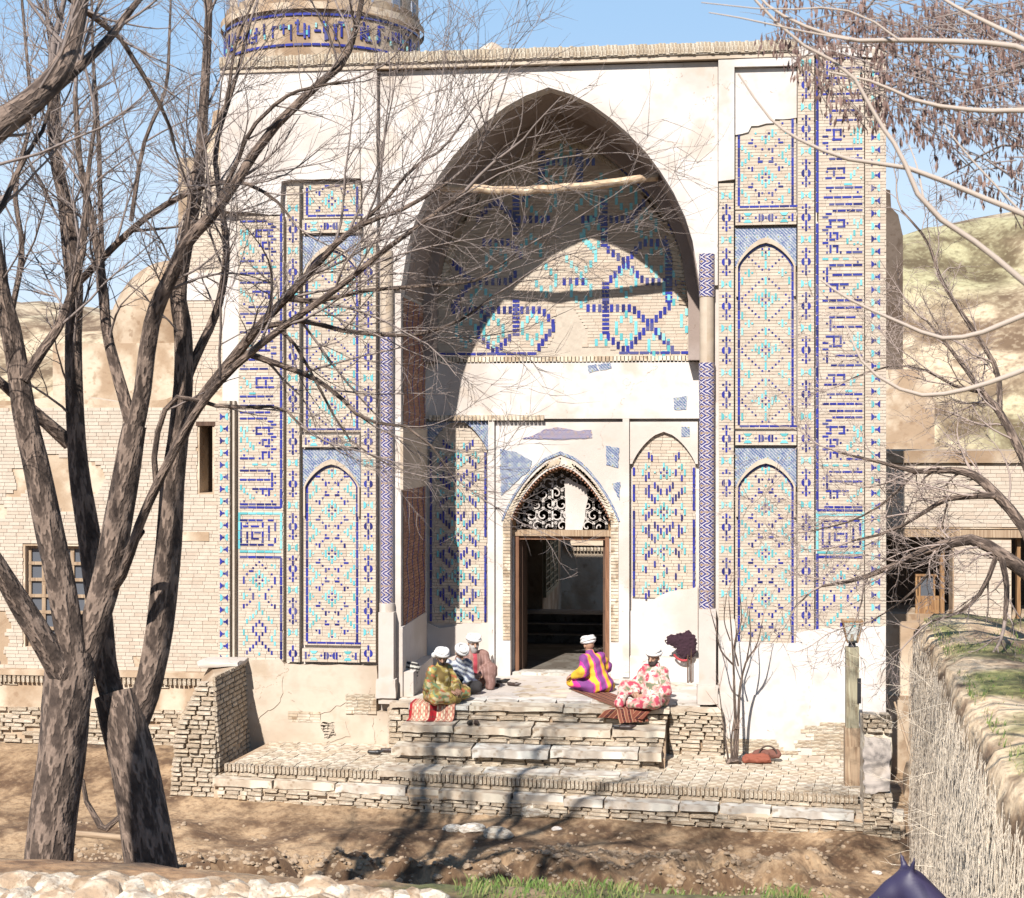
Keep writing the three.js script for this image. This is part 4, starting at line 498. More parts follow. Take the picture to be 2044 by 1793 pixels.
// ---- wing wall to the left ----
{ seed(51); const w = thing('wing_wall', 'long worn buff brick wall with a barred window left of the gate', 'wall'); const z = -.45, xl = -26, xr = X0 + .08, top = PZ(250, 800, z).y, base = -1.5, led = PZ(250, 1338, z).y;
  const win = rect(50, 172, 1090, 1292, z), slot = rect(398, 424, 850, 984, z), P = new Pieces(w, 'buff_brick', M.buff, 300), Q = new Pieces(w, 'plinth_brick', M.rub, 300, true);
  const pts = [[xl, base], [xr, base], [xr, top + .35]]; for (let x = xr - .3; x > xl + .3; x -= .3) pts.push([x, top + (fbm(x * .9, 1, 2, 4) - .5) * .5]); pts.push([xl, top]);
  const s = shapeOf(pts); for (const h of [win, slot]) s.holes.push(new THREE.Path([[h.x0, h.y0], [h.x1, h.y0], [h.x1, h.y1], [h.x0, h.y1]].map(p => new THREE.Vector2(...p)))); part(w, 'wall_body', extrude(s, z - .7, z), M.mudPale);
  const inH = (x, y) => [win, slot].some(h => x > h.x0 - .03 && x < h.x1 + .03 && y > h.y0 - .03 && y < h.y1 + .03);
  courses({ x0: PZ(-10, 900, z).x, x1: xr, y0: led, y1: top - .12 }, z, { P, L: [3.4, 5], h: .064, dep: .02, rough: .004, clip: (x, y) => !inH(x, y) && fbm(x * .8, y * .8, 4, 4) > .36 });
  part(w, 'niche_back', box(slot.x0 - .1, slot.x1 + .1, slot.y0 - .1, slot.y1 + .1, z - .72, z - .5), M.shadeDarkMud); part(w, 'window_back', box(win.x0 - .3, win.x1 + .3, win.y0 - .2, win.y1 + .2, z - 1.9, z - 1.4), M.shadeDarkMud);
  part(w, 'crack_lintel', boxR(rect(360, 418, 1062, 1080, z), z, z + .035), M.mudPale); part(w, 'slot_lintel', boxR(rect(392, 430, 842, 850, z), z, z + .03), M.woodDark);
  // window: four lights wide, panes and bars
  const wf = new THREE.Group(); wf.name = 'window'; w.add(wf); const fx = (win.x1 - win.x0); const bar = (a, b, c, d, dz = 0) => part(wf, 'glazing_bar', box(a, b, c, d, z - .16 + dz, z - .1 + dz), M.woodPale);
  for (let k = 0; k <= 4; k++) { const x = lerp(win.x0, win.x1 - .07, k / 4); bar(x, x + .07, win.y0, win.y1); } for (let k = 0; k <= 6; k++) { const y = lerp(win.y0, win.y1 - .055, k / 6); bar(win.x0 + .005, win.x1 - .005, y, y + .055, .008); }
  for (let i = 0; i < 4; i++) for (let j = 0; j < 6; j++) part(wf, 'pane', box(lerp(win.x0, win.x1 - .07, i / 4) + .07, lerp(win.x0, win.x1 - .07, (i + 1) / 4), lerp(win.y0, win.y1 - .055, j / 6) + .055, lerp(win.y0, win.y1 - .055, (j + 1) / 6), z - .15, z - .14), M.pane);
  part(w, 'ledge', box(xl, PZ(418, 1340, z).x, led - .1, led, z, z + .16), M.mudPale); for (let x = PZ(-10, 1340, z).x; x < PZ(418, 1340, z).x; x += .085) Q.add(x, led - .17, z + .1, .06, .13, .12); part(w, 'plinth', box(xl, PZ(418, 1340, z).x, base, led - .1, z, z + .08), M.mudPale);
  rubble(Q, PZ(-10, 1440, z).x, PZ(420, 1440, z).x, PZ(200, 1484, z).y, PZ(200, 1412, z).y, z + .13, .072, [.2, .42], .12, .06); rubble(Q, PZ(-10, 1440, z).x, PZ(420, 1440, z).x, PZ(200, 1370, z).y, PZ(200, 1352, z).y, z + .1, .07, [.2, .4], .06, .35); P.flush(); Q.flush();
  part(w, 'wall_head', box(xl, xr - .5, top - .1, top + .02, z - 2.4, z - .7), M.mud);
}
// ---- brick buttress between wing wall and terrace ----
{ seed(61); const b = thing('brick_buttress', 'leaning brick buttress with a shaded flank beside the terrace', 'buttress'); const xb = PZ(488, 1400, 0).x, y1 = .6, y0 = -1.7, w = .62, zf = 1.72;
  const pos = [[xb - w, y1 - .1, 0], [xb, y1, 0], [xb, y1 - .08, zf - .2], [xb - w, y1 - .7, zf - .2], [xb - w - .1, y0, 0], [xb + .12, y0, 0], [xb + .12, y0, zf + .1], [xb - w - .1, y0, zf + .1]]; const q = (a, b2, c, d) => [a, b2, c, a, c, d]; const ix = [...q(0, 3, 2, 1), ...q(1, 2, 6, 5), ...q(2, 3, 7, 6), ...q(3, 0, 4, 7)]; const g = new THREE.BufferGeometry(); g.setAttribute('position', new THREE.Float32BufferAttribute(ix.flatMap(i => pos[i]), 3)); g.computeVertexNormals(); boxUV(g); part(b, 'core', g, M.mud);
  const P = new Pieces(b, 'front_brick', M.rub, 200, true); for (let j = 0; j < 26; j++) { const y = -1.45 + j * .075, f = (y - y0) / (y1 - y0); let x = xb - w - .1 * (1 - f) + (f > .6 ? (f - .6) * .9 : 0); const e = xb + .12 * (1 - f); while (x < e) { const l = RR(.14, .28); P.add(Math.min(x + l, e) / 2 + x / 2, y, zf + .1 - .3 * f + RR(-.05, .02), Math.min(l, e - x) - .012, .062, .2); x += l; } } P.flush();
  const S2 = new THREE.Group(); S2.name = 'flank'; b.add(S2); const F = new Pieces(S2, 'flank_brick', M.rub, 260, true); for (let j = 0; j < 27; j++) { let u = RR(-.2, 0); while (u < 1.72) { const l = RR(.2, .3), a = Math.max(u, 0), e = Math.min(u + l, 1.75); u += l; if (e - a > .05 && R() > .03) F.add((a + e) / 2, j * .082 + .03, RR(-.004, .012), e - a - .014, .068, .05); } } F.flush(); S2.position.set(xb + .115, -1.62, zf); S2.rotation.set(0, Math.PI / 2, 0); S2.rotation.order = 'YXZ'; S2.rotation.x = -.052;
  part(b, 'lime_cap', worn(w + .16, .12, .7, .04, 4, 2, 4, 3), M.plaster).position.set(xb - w / 2, y1 + .0, .25);
}
// ---- what stands behind ----
{ const t = thing('brick_tower_stub', 'ruined stub of buff brickwork rising behind the wing wall', 'ruin'); seed(71); const z = -1.3, r = rect(362, 446, 300, 820, z); const pts = [[r.x0, r.y0 - 4], [r.x1 + .3, r.y0 - 4], [r.x1 + .3, r.y1 + .9], [r.x1 - .2, r.y1 + .7], [r.x1 - .25, r.y1 + .2], [r.x0 + .35, r.y1], [r.x0 + .3, r.y1 - 1.1], [r.x0, r.y1 - 1.2]]; part(t, 'core', extrude(shapeOf(pts), z - 1.2, z), M.mudPale); const P = new Pieces(t, 'buff_brick', M.buff, 200); courses({ x0: r.x0 + .02, x1: r.x1 + .2, y0: r.y0, y1: r.y1 - 1.2 }, z, { P, L: [3.5, 5], h: .07, dep: .03 }); courses({ x0: r.x0 + .32, x1: r.x1 + .2, y0: r.y1 - 1.2, y1: r.y1 - .05 }, z, { P, L: [3.5, 5], h: .07, dep: .03 }); P.flush(); part(t, 'plaster_patch', boxR(rect(366, 442, 545, 600, z), z + .01, z + .05), M.plaster); }
{ const c = PD(345, 690, 46), t = thing('mud_dome', 'smooth grey clay dome behind the wing wall', 'dome'); const r = 128 * 46 / FPX; const g = new THREE.SphereGeometry(r, 40, 20, 0, Math.PI * 2, 0, Math.PI * .55); g.scale(1, 1.32, 1); const p = g.attributes.position; for (let i = 0; i < p.count; i++) p.setY(i, p.getY(i) + (fbm(p.getX(i), p.getY(i), p.getZ(i), 3) - .5) * .12); g.computeVertexNormals(); g.translate(c.x, c.y, c.z); const uv = g.attributes.uv; for (let i = 0; i < uv.count; i++) uv.setXY(i, uv.getX(i) * 12, uv.getY(i) * 5); part(t, 'dome_shell', g, M.mud); part(t, 'base', box(c.x - r * 1.5, c.x + r * 1.25, -1.6, c.y - .05, c.z - r * 1.2, c.z + r * 1.05), M.mudPale); }
{ // mausoleum with an inscribed drum
  seed(81); const c = PD(645, 100, 42), t = thing('mausoleum_drum', 'tall round drum with a blue inscription band behind the gate', 'tower'); const r = 193 * 42 / FPX, y0 = PD(645, 118, 42).y; t.position.set(c.x, 0, c.z);
  const cyl = (rad, a, b, m, n) => { const g = new THREE.CylinderGeometry(rad, rad, b - a, 48, 1, true); const uv = g.attributes.uv; for (let i = 0; i < uv.count; i++) uv.setXY(i, uv.getX(i) * rad * 6.28, uv.getY(i) * (b - a)); g.translate(0, (a + b) / 2, 0); return part(t, n, g, m); };
  part(t, 'base_block', box(-r * 1.15, r * 1.15, -1.6, y0 - 3.2, -r * 1.15, r * 1.15), M.mud); cyl(r, y0 - 3.3, y0 + 1.05, M.mud, 'drum_wall'); cyl(r * 1.045, y0 + .62, y0 + .80, M.mudPale, 'cornice'); cyl(r * .985, y0 + .8, y0 + 3, M.plasterTan, 'upper_drum'); const dg = new THREE.SphereGeometry(r * .98, 40, 16, 0, Math.PI * 2, 0, Math.PI / 2); dg.scale(1, 1.35, 1); dg.translate(0, y0 + 3, 0); part(t, 'dome', dg, M.turq[2]);
  const put = (n, m, th, y, w, h) => { const o = new THREE.Mesh(unit, m); o.name = n; o.position.set(Math.sin(th) * (r + .01), y, Math.cos(th) * (r + .01)); o.rotation.y = th; o.scale.set(w, h, .05); t.add(o); };
  for (let k = -17; k <= 17; k++) { const th = k * .088; for (const [y, h] of [[y0 - .28, .06], [y0 + .50, .06]]) put('blue_glazed_brick', pick(M.blue), th, y, .085 * r * .93, h); const n = 1 + Math.floor(R() * 3); for (let i = 0; i < n; i++) { const tt = th + RR(-.035, .035); R() < .6 ? put('blue_glazed_brick', pick(M.blue), tt, y0 + RR(0, .2), .05, RR(.25, .42)) : put('blue_glazed_brick', pick(M.blue), tt, y0 + RR(-.15, .35), RR(.12, .2), .055); } if (R() < .5) put('turquoise_glazed_brick', pick(M.turq), th, y0 + RR(-.1, .3), .05, .12); if (k % 4 === 0) { const o = new THREE.Mesh(unit, M.mosaic); o.name = 'tile_panel'; o.position.set(Math.sin(th) * r * .99, y0 + 1.15, Math.cos(th) * r * .99); o.rotation.y = th; o.scale.set(.3, .4, .04); t.add(o); } }
}
{ const c = PD(982, 84, 58), t = thing('conical_dome', 'small pale pointed dome peeping over the parapet', 'dome'); t.position.set(c.x, 0, c.z); const s = 58 / FPX; const pr = [[0, 0], [8, 3], [20, 11], [36, 24], [60, 52], [80, 95], [84, 150]].map(([a, b]) => new THREE.Vector2(Math.max(.001, a * s), c.y - b * s)); part(t, 'dome_shell', new THREE.LatheGeometry(pr, 28), M.plasterTan); part(t, 'base_block', box(-84 * s * 1.1, 84 * s * 1.1, -1.6, c.y - 150 * s + .02, -84 * s * 1.1, 84 * s * 1.1), M.mudPale); }
{ const t = thing('ruined_pier', 'dark stump of ruined masonry on the skyline beside the gate', 'ruin'); const a = PD(1768, 380, 40), b = PD(1802, 456, 40); part(t, 'masonry', extrude(shapeOf([[a.x - .6, -1.6], [b.x, -1.6], [b.x, b.y - .2], [b.x - .12, b.y + .35], [b.x - .3, b.y + .55], [a.x + .12, a.y], [a.x - .6, a.y + .2]]), a.z - 1.4, a.z), M.shadeDarkMud); }
// ---- building to the right, with a porch ----
{ seed(91); const t = thing('porch_house', 'cream brick house with a dark wooden porch right of the gate', 'house'); const z = -3.4, q = (a, b, c, d, z0, z1, m, n) => part(t, n, boxR(rect(a, b, c, d, z), z0, z1), m), P = new Pieces(t, 'wall_brick', M.buff, 220);
  q(1700, 2260, 925, 1056, z - .5, z, M.mudPale, 'upper_wall'); q(1902, 2019, 1074, 1420, z - .45, z, M.mudPale, 'wall_pier'); q(2092, 2260, 1074, 1420, z - .45, z, M.mudPale, 'wall_pier'); q(1700, 2260, 1058, 1073, z - .4, z + .05, M.woodPale, 'beam'); courses(rect(1780, 2100, 930, 1052, z), z, { P, L: [3.5, 5], h: .07, dep: .02 }); courses(rect(1904, 2018, 1078, 1256, z), z, { P, L: [3.5, 5], h: .07, dep: .02 }); P.flush();
  q(1700, 2260, 900, 924, z - 4, z + .08, M.mud, 'roof'); q(1690, 2300, 1074, 1430, z - 2.6, z - 2.3, M.shadeDarkMud, 'porch_back'); q(1690, 2300, 1234, 1262, z - 2.3, z - .46, M.mud, 'porch_floor'); q(1880, 1888, 1074, 1240, z - .3, z - .15, M.woodOchre, 'porch_post'); q(2034, 2041, 1074, 1250, z - .3, z - .15, M.woodOchre, 'porch_post'); q(2060, 2066, 1074, 1250, z - .3, z - .15, M.woodDark, 'porch_post');
  q(1836, 1884, 1196, 1236, z - .62, z - .55, M.woodOchre, 'door_panel'); for (const a of [1836, 1842.5, 1872]) q(a, a + 4, 1156, 1196, z - .62, z - .55, M.woodOchre, 'sash'); q(1836, 1880, 1152, 1156, z - .62, z - .54, M.woodOchre, 'sash'); q(1846.5, 1872, 1156, 1196, z - .6, z - .58, M.pane, 'pane'); q(1700, 2300, 1262, 1440, z - .3, z + .25, M.mudPale, 'base_wall');
}
{ const t = thing('garden_wall_stub', 'short whitewashed clay wall in the gap beside the gate', 'wall'); seed(95); const z = -2.5; const r = rect(1776, 1846, 1242, 1440, z); part(t, 'wall', extrude(shapeOf(ragged([[r.x0 - .3, -1.7], [r.x1 + .3, -1.7], [r.x1 + .3, r.y1 - .1], [r.x1, r.y1], [r.x0 - .3, r.y1 - .02]], .02, .15)), z - .3, z), M.mudPale); part(t, 'lower_wall', box(r.x0 - .3, r.x1 + .6, -1.75, -.2, z, z + .5), M.mud); }
// ---- raised garden on the right: clay wall faced with dry brush ----
const GW = (() => { const far = PD(1829, 1240, 20.3), dir = FW.clone().multiplyScalar(FPX).addScaledVector(RT, 1629 - CX).normalize().negate(); const side = V(-dir.z, 0, dir.x); if (side.dot(RT) < 0) side.negate(); return { far: V(far.x, 0, far.z), dir, side, top: far.y, at: (u, s, y) => V(far.x, y, far.z).addScaledVector(dir, u).addScaledVector(side, s) }; })();
{ seed(101); const t = thing('garden_bank', 'raised garden wall of clay faced with dry brush and grown with grass', 'wall'); const pos = [], col = [], idx = [], uv = []; const nu = 90, ns = 60; const Lw = 17, prof = [[.18, -2], [.10, -1.4], [.04, -.7], [0, 0], [-.02, .8], [-.03, 1.5], [.0, 1.85], [.06, 2.0], [.25, 2.08], [.6, 2.1], [1.1, 2.05], [2, 2.12], [3.4, 2.5], [6, 3.1], [9, 3.3]];
  const ht = GW.top; for (let i = 0; i <= nu; i++) for (let j = 0; j < prof.length; j++) { const u = i / nu * Lw, [s, y] = prof[j], n = fbm(u * 1.5, j * .7, 3, 4) - .5, n2 = fbm(u * 6, j * 3, 5, 3) - .5; const p = GW.at(u, s - n * .16 - n2 * .07, Math.min(y + (j > 6 ? n * .25 : 0) + ht - 2, 9)); pos.push(p.x, p.y, p.z); uv.push(u, y + s); const gr = j > 7 ? step(.40, .55, fbm(u * 1.3, s * 1.6, 8, 4)) : 0; col.push(...mix3([.86, .74, .58], [.30, .33, .13], gr)); }
  const m = prof.length; for (let i = 0; i < nu; i++) for (let j = 0; j < m - 1; j++) { const a = i * m + j; idx.push(a, a + 1, a + m, a + 1, a + m + 1, a + m); } const b0 = pos.length / 3; const c0 = GW.at(0, .3, -2); pos.push(c0.x, c0.y, c0.z); col.push(.55, .44, .33); uv.push(0, 0); for (let j = 0; j < m - 1; j++) idx.push(b0, j + 1, j);
  const g = new THREE.BufferGeometry(); g.setAttribute('position', new THREE.Float32BufferAttribute(pos, 3)); g.setAttribute('color', new THREE.Float32BufferAttribute(col, 3)); g.setAttribute('uv', new THREE.Float32BufferAttribute(uv, 2)); g.setIndex(idx); g.computeVertexNormals(); part(t, 'clay_bank', g, M.dirt);
}
// =====================================================================================
// TREES, SHRUBS AND GRASS
// =====================================================================================
class Tubes { constructor() { this.p = []; this.n = []; this.u = []; this.i = []; }
  tube(pts, rad, seg) { const b = this.p.length / 3, n = pts.length; let up = Math.abs(pts[n - 1].clone().sub(pts[0]).normalize().y) > .9 ? V(1, 0, 0) : V(0, 1, 0), len = 0; const t = V(0, 0, 0), a = V(0, 0, 0), c = V(0, 0, 0);
    for (let k = 0; k < n; k++) { t.copy(pts[Math.min(n - 1, k + 1)]).sub(pts[Math.max(0, k - 1)]).normalize(); a.crossVectors(t, up).normalize(); c.crossVectors(a, t); up.copy(c); if (k) len += pts[k].distanceTo(pts[k - 1]);
      for (let s = 0; s <= seg; s++) { const an = s / seg * Math.PI * 2, x = Math.cos(an), y = Math.sin(an), r = rad[k]; const nx = a.x * x + c.x * y, ny = a.y * x + c.y * y, nz = a.z * x + c.z * y; const q = seg > 6 ? 1 + (noise(an * 1.6 + (an > 6.2 ? -10.05 : 0), len * 2.2, r * 9) - .5) * .22 : 1; this.p.push(pts[k].x + nx * r * q, pts[k].y + ny * r * q, pts[k].z + nz * r * q); this.n.push(nx, ny, nz); this.u.push(s / seg * Math.max(.28, 6.28 * rad[0] * .6), len); } }
    for (let k = 0; k < n - 1; k++) for (let s = 0; s < seg; s++) { const o = b + k * (seg + 1) + s; this.i.push(o, o + seg + 1, o + 1, o + 1, o + seg + 1, o + seg + 2); } }
  geo() { const g = new THREE.BufferGeometry(); g.setAttribute('position', new THREE.Float32BufferAttribute(this.p, 3)); g.setAttribute('normal', new THREE.Float32BufferAttribute(this.n, 3)); g.setAttribute('uv', new THREE.Float32BufferAttribute(this.u, 2)); g.setIndex(this.i); return g; } }
const perp = (d, an) => { const a = Math.abs(d.y) < .9 ? V(0, 1, 0) : V(1, 0, 0), x = V(0, 0, 0).crossVectors(d, a).normalize(), y = V(0, 0, 0).crossVectors(d, x); return x.multiplyScalar(Math.cos(an)).addScaledVector(y, Math.sin(an)); };
function grow(T2, p, d, len, r, lv, o) { // a twig that wanders, tapers and forks
  const n = lv > 2 ? 3 : lv > 1 ? 5 : 7, pts = [p.clone()], rad = [r], q = p.clone(), dir = d.clone(); const bend = perp(d, R() * 6.28).multiplyScalar(RR(.02, .16));
  for (let k = 1; k <= n; k++) { dir.add(bend).add(V(RR(-1, 1), RR(-1, 1) + o.up, RR(-1, 1)).multiplyScalar(o.wob)).normalize(); q.addScaledVector(dir, len / n); pts.push(q.clone()); rad.push(r * (1 - .72 * k / n)); }
  T2.tube(pts, rad, lv > 1 ? 3 : 4); if (lv >= o.levels) return; const kids = Math.max(2, Math.round(len * o.dens[lv]));
  for (let k = 0; k < kids; k++) { const f = RR(.15, 1) * n, i = Math.min(n - 1, Math.floor(f)), pp = pts[i].clone().lerp(pts[i + 1], f - i), dd = pts[i + 1].clone().sub(pts[i]).normalize(); dd.multiplyScalar(Math.cos(o.fork)).addScaledVector(perp(dd, R() * 6.28), Math.sin(o.fork) * RR(.7, 1.2)).normalize(); grow(T2, pp, dd, len * RR(o.sc * .6, o.sc * 1.15), Math.max(o.rmin, rad[i] * .6), lv + 1, o); } }
function limbPath(pts, d0, d1, w0, w1, n) { const P = pts.map(([a, b, dd], i) => PD(a, b, dd ?? lerp(d0, d1, i / (pts.length - 1)))); const c = new THREE.CatmullRomCurve3(P, false, 'centripetal'), N = n ?? Math.max(6, Math.round(c.getLength() / .22)), out = [], rad = []; for (let k = 0; k <= N; k++) { const f = k / N, D = lerp(d0, d1, f); out.push(c.getPoint(f)); rad.push(lerp(w0, w1, f) / 2 * D / FPX); } return [out, rad]; }
function tree(name, label, limbs, m, tm, o, kd = 1, group) { const t = thing(name, label, 'tree', group), tw = new Tubes();
  for (const L of limbs) { const [pts, rad] = limbPath(L.p, L.d[0] * kd, L.d[1] * kd, L.w[0], L.w[1]); if (L.flare) for (let k = 0; k < 6 && k < rad.length; k++) rad[k] *= 1 + .22 * (1 - k / 6) ** 2; const b = new Tubes(); b.tube(pts, rad, L.w[0] > 20 ? 18 : L.w[0] > 9 ? 9 : 6); part(t, L.trunk ? 'trunk' : 'limb', b.geo(), m);
    if (L.knots) for (const [f, s] of L.knots) { const i = Math.floor(f * (pts.length - 1)), g = new THREE.SphereGeometry(rad[i] * s * .75, 10, 8); const q = g.attributes.position; for (let k = 0; k < q.count; k++) { const e = 1 + (noise(q.getX(k) * 22, q.getY(k) * 22, q.getZ(k) * 22) - .5) * .5; q.setXYZ(k, q.getX(k) * e, q.getY(k) * e * 1.3, q.getZ(k) * e); } g.computeVertexNormals(); const c = pts[i].clone().addScaledVector(FW, -rad[i] * .55).addScaledVector(RT, RR(-.3, .3) * rad[i]); g.translate(c.x, c.y, c.z); part(t, 'knot', g, m); }
    if (L.bare === 1) continue; const s0 = Math.floor(pts.length * (L.from ?? .25)); let k = s0; while (k < pts.length - 1) { const dd = pts[k + 1].clone().sub(pts[k]).normalize(), last = k > pts.length - 3; const fk = RR(.5, 1.05); const nd = last ? dd : dd.multiplyScalar(Math.cos(fk)).addScaledVector(perp(dd, R() * 6.28), Math.sin(fk)).normalize(); grow(tw, pts[k], nd, RR(.6, 1.35) * (L.tw ?? o.len), Math.min(rad[k] * .45, o.r0), 1, o); k += Math.max(1, Math.round(RR(.5, 1.5) * o.gap / .22)); }
    grow(tw, pts[pts.length - 1], pts[pts.length - 1].clone().sub(pts[pts.length - 2]).normalize(), o.len, rad[rad.length - 1], 1, o); }
  stuff(part(t, 'twigs', tw.geo(), tm)); return t; }
seed(1001);
const oL = { up: .25, wob: .16, levels: 3, dens: [0, 6.2, 7], sc: .5, fork: .8, rmin: .0028, len: 1.15, r0: .014, gap: .30 };
tree('bare_tree', 'forked bare tree with dark bark, leftmost trunk behind the stone wall', [
  { trunk: 1, flare: 1, bare: 1, p: [[92, 1800], [98, 1700], [112, 1580], [128, 1460], [140, 1370], [148, 1300]], d: [17.3, 17.5], w: [84, 100], knots: [[.86, .55], [.95, .7]] },
  { p: [[138, 1370], [95, 1290], [40, 1205], [0, 1140], [-60, 1040], [-130, 880], [-180, 650], [-210, 380]], d: [17.4, 16.2], w: [58, 9], from: .5 },
  { p: [[150, 1330], [128, 1200], [98, 1060], [72, 930], [45, 800], [22, 660], [2, 590], [-15, 480]], d: [17.4, 17.0], w: [62, 34], from: .7 },
  { p: [[47, 760], [85, 700], [117, 653], [140, 590], [165, 500], [172, 380], [190, 240]], d: [17.1, 17.6], w: [24, 8], from: .3 },
  { p: [[160, 1340], [196, 1220], [222, 1110], [242, 1000], [262, 890], [270, 850]], d: [17.5, 17.6], w: [64, 46], bare: 1 },
  { p: [[268, 880], [255, 820], [232, 740], [214, 670], [206, 590], [190, 470], [160, 330], [150, 190]], d: [17.6, 18], w: [30, 10], from: .4 },
  { p: [[266, 870], [282, 790], [300, 660], [318, 600], [340, 555], [371, 485], [418, 435], [468, 368], [535, 268], [636, 167], [683, 127], [712, 50], [725, -20]], d: [17.6, 17.2], w: [38, 9], from: .3 },
  { p: [[418, 435], [470, 330], [500, 260], [560, 200], [600, 180], [700, 160]], d: [17.5, 16.8], w: [11, 5] },
  { p: [[222, 1175], [242, 1149], [278, 1048], [318, 958], [378, 845], [415, 790], [470, 730], [569, 650], [636, 603], [700, 555], [760, 505], [850, 440], [930, 380]], d: [17.5, 15.6], w: [22, 8], from: .45, tw: 1.5 },
  { p: [[238, 1110], [262, 1090], [284, 1060]], d: [17.5, 17.2], w: [14, 12], bare: 1 },
  { p: [[312, 970], [308, 900], [322, 840], [345, 795], [400, 800], [440, 812], [520, 812], [565, 815], [600, 850]], d: [17.2, 16.5], w: [13, 5], from: .3, tw: .8 },
], M.bark, M.twig, oL, .81);
seed(1002);
tree('bare_tree', 'bare tree with a broken knotted fork, second trunk behind the stone wall', [
  { trunk: 1, flare: 1, bare: 1, p: [[312, 1810], [300, 1720], [282, 1610], [262, 1510], [246, 1430], [236, 1385]], d: [17.7, 18], w: [96, 88], knots: [[.8, .5], [.92, .62], [.7, .35]] },
  { p: [[236, 1430], [212, 1340], [200, 1240], [186, 1130], [168, 1010], [154, 900], [148, 780], [146, 680], [150, 560], [134, 420], [112, 320], [104, 180]], d: [18, 18.6], w: [54, 22], from: .5 },
  { p: [[140, 885], [100, 850], [60, 814], [0, 764], [-40, 720], [-110, 600], [-150, 420]], d: [18.3, 17.6], w: [30, 7], from: .6 },
  { p: [[268, 1440], [296, 1370], [318, 1250], [334, 1110], [346, 960], [358, 850], [366, 760], [364, 650], [356, 590], [375, 470], [395, 368], [405, 234], [415, 60], [418, -40]], d: [18, 18.3], w: [62, 13], from: .5 },
  { p: [[364, 780], [390, 715], [425, 640], [441, 590], [452, 500], [440, 400], [430, 300], [470, 160], [500, 40]], d: [18.2, 18.8], w: [22, 6], from: .3 },
  { p: [[352, 900], [385, 820], [425, 765], [478, 700], [512, 657], [569, 597], [640, 520], [683, 475], [740, 440], [800, 420], [900, 360]], d: [18.1, 16.6], w: [26, 7], from: .35, tw: 1.5 },
  { p: [[478, 700], [520, 715], [585, 738], [636, 761], [683, 797], [727, 838], [827, 858], [905, 950]], d: [17.9, 16.8], w: [15, 4], from: .2 },
  { p: [[512, 657], [600, 640], [683, 660], [760, 668], [830, 668], [918, 640], [985, 590]], d: [17.9, 16.6], w: [13, 4], from: .2, tw: 1.3 },
  { p: [[569, 597], [640, 600], [730, 580], [860, 570], [950, 560], [1010, 520]], d: [17.4, 16.4], w: [11, 4], from: .15, tw: 1.3 },
  { p: [[160, 560], [234, 485], [301, 428], [408, 371], [485, 365], [550, 400], [590, 450]], d: [18.4, 17.4], w: [17, 4], from: .2 },
  { p: [[560, 660], [590, 690], [640, 780], [700, 880], [780, 930]], d: [17.6, 17], w: [8, 3], from: .2 },
  { p: [[683, 475], [760, 410], [830, 330], [880, 300], [920, 250]], d: [17, 16.6], w: [9, 4], from: .2 },
  { p: [[146, 620], [130, 500], [118, 350], [116, 190], [96, 60], [86, -40]], d: [18.6, 19.4], w: [15, 6], from: .1 }, { p: [[206, 590], [200, 400], [196, 260], [186, 120], [182, -40]], d: [18.4, 19.4], w: [12, 5], from: .1 }, { p: [[262, 440], [288, 284], [330, 180], [338, 67], [342, -40]], d: [18.2, 19], w: [10, 4], from: .1 }, { p: [[20, 640], [44, 500], [30, 380], [60, 240], [52, 100], [40, -40]], d: [17.6, 18.4], w: [13, 5], from: .1 }, { p: [[371, 485], [390, 330], [450, 210], [470, 90], [520, -30]], d: [17.6, 18], w: [11, 4], from: .1 },
], M.bark, M.twig, { ...oL, len: 1.3 }, .81);
seed(1003); // a third tree stands outside the frame on the left; its limbs reach in and its crown shades the path
tree('bare_tree', 'bare tree reaching in from outside the left edge with thick dark limbs', [
  { trunk: 1, flare: 1, bare: 1, p: [[-620, 2300], [-600, 1700], [-560, 1200], [-500, 900]], d: [9.6, 9.8], w: [150, 120] },
  { p: [[-500, 920], [-330, 620], [-150, 400], [-20, 262], [60, 205], [120, 140], [150, 60], [170, -60]], d: [9.8, 11], w: [90, 26], from: .3 },
  { p: [[-20, 265], [60, 215], [140, 150], [215, 80], [260, 20], [330, -60]], d: [10.6, 11.6], w: [30, 9], from: .3 },
  { p: [[100, -40], [144, 0], [190, 36], [241, 77], [301, 177], [335, 241], [350, 300]], d: [12, 13], w: [17, 5], from: .3, tw: .9 },
  { p: [[-500, 900], [-460, 500], [-380, 100], [-280, -300]], d: [9.8, 10.4], w: [70, 24], from: .3 }, { p: [[-500, 900], [-620, 600], [-700, 200], [-720, -200]], d: [9.8, 9], w: [70, 24], from: .3 }, { p: [[-450, 560], [-330, 200], [-200, -100], [-120, -350]], d: [10, 11.4], w: [40, 14], from: .2 },
  { p: [[-60, 480], [0, 420], [40, 330], [90, 250], [110, 150]], d: [10.4, 11.2], w: [16, 5] },
], M.bark, M.twig, { ...oL, len: 1.25, dens: [0, 4, 5], gap: .4 });
seed(1004); // tree of the garden on the right
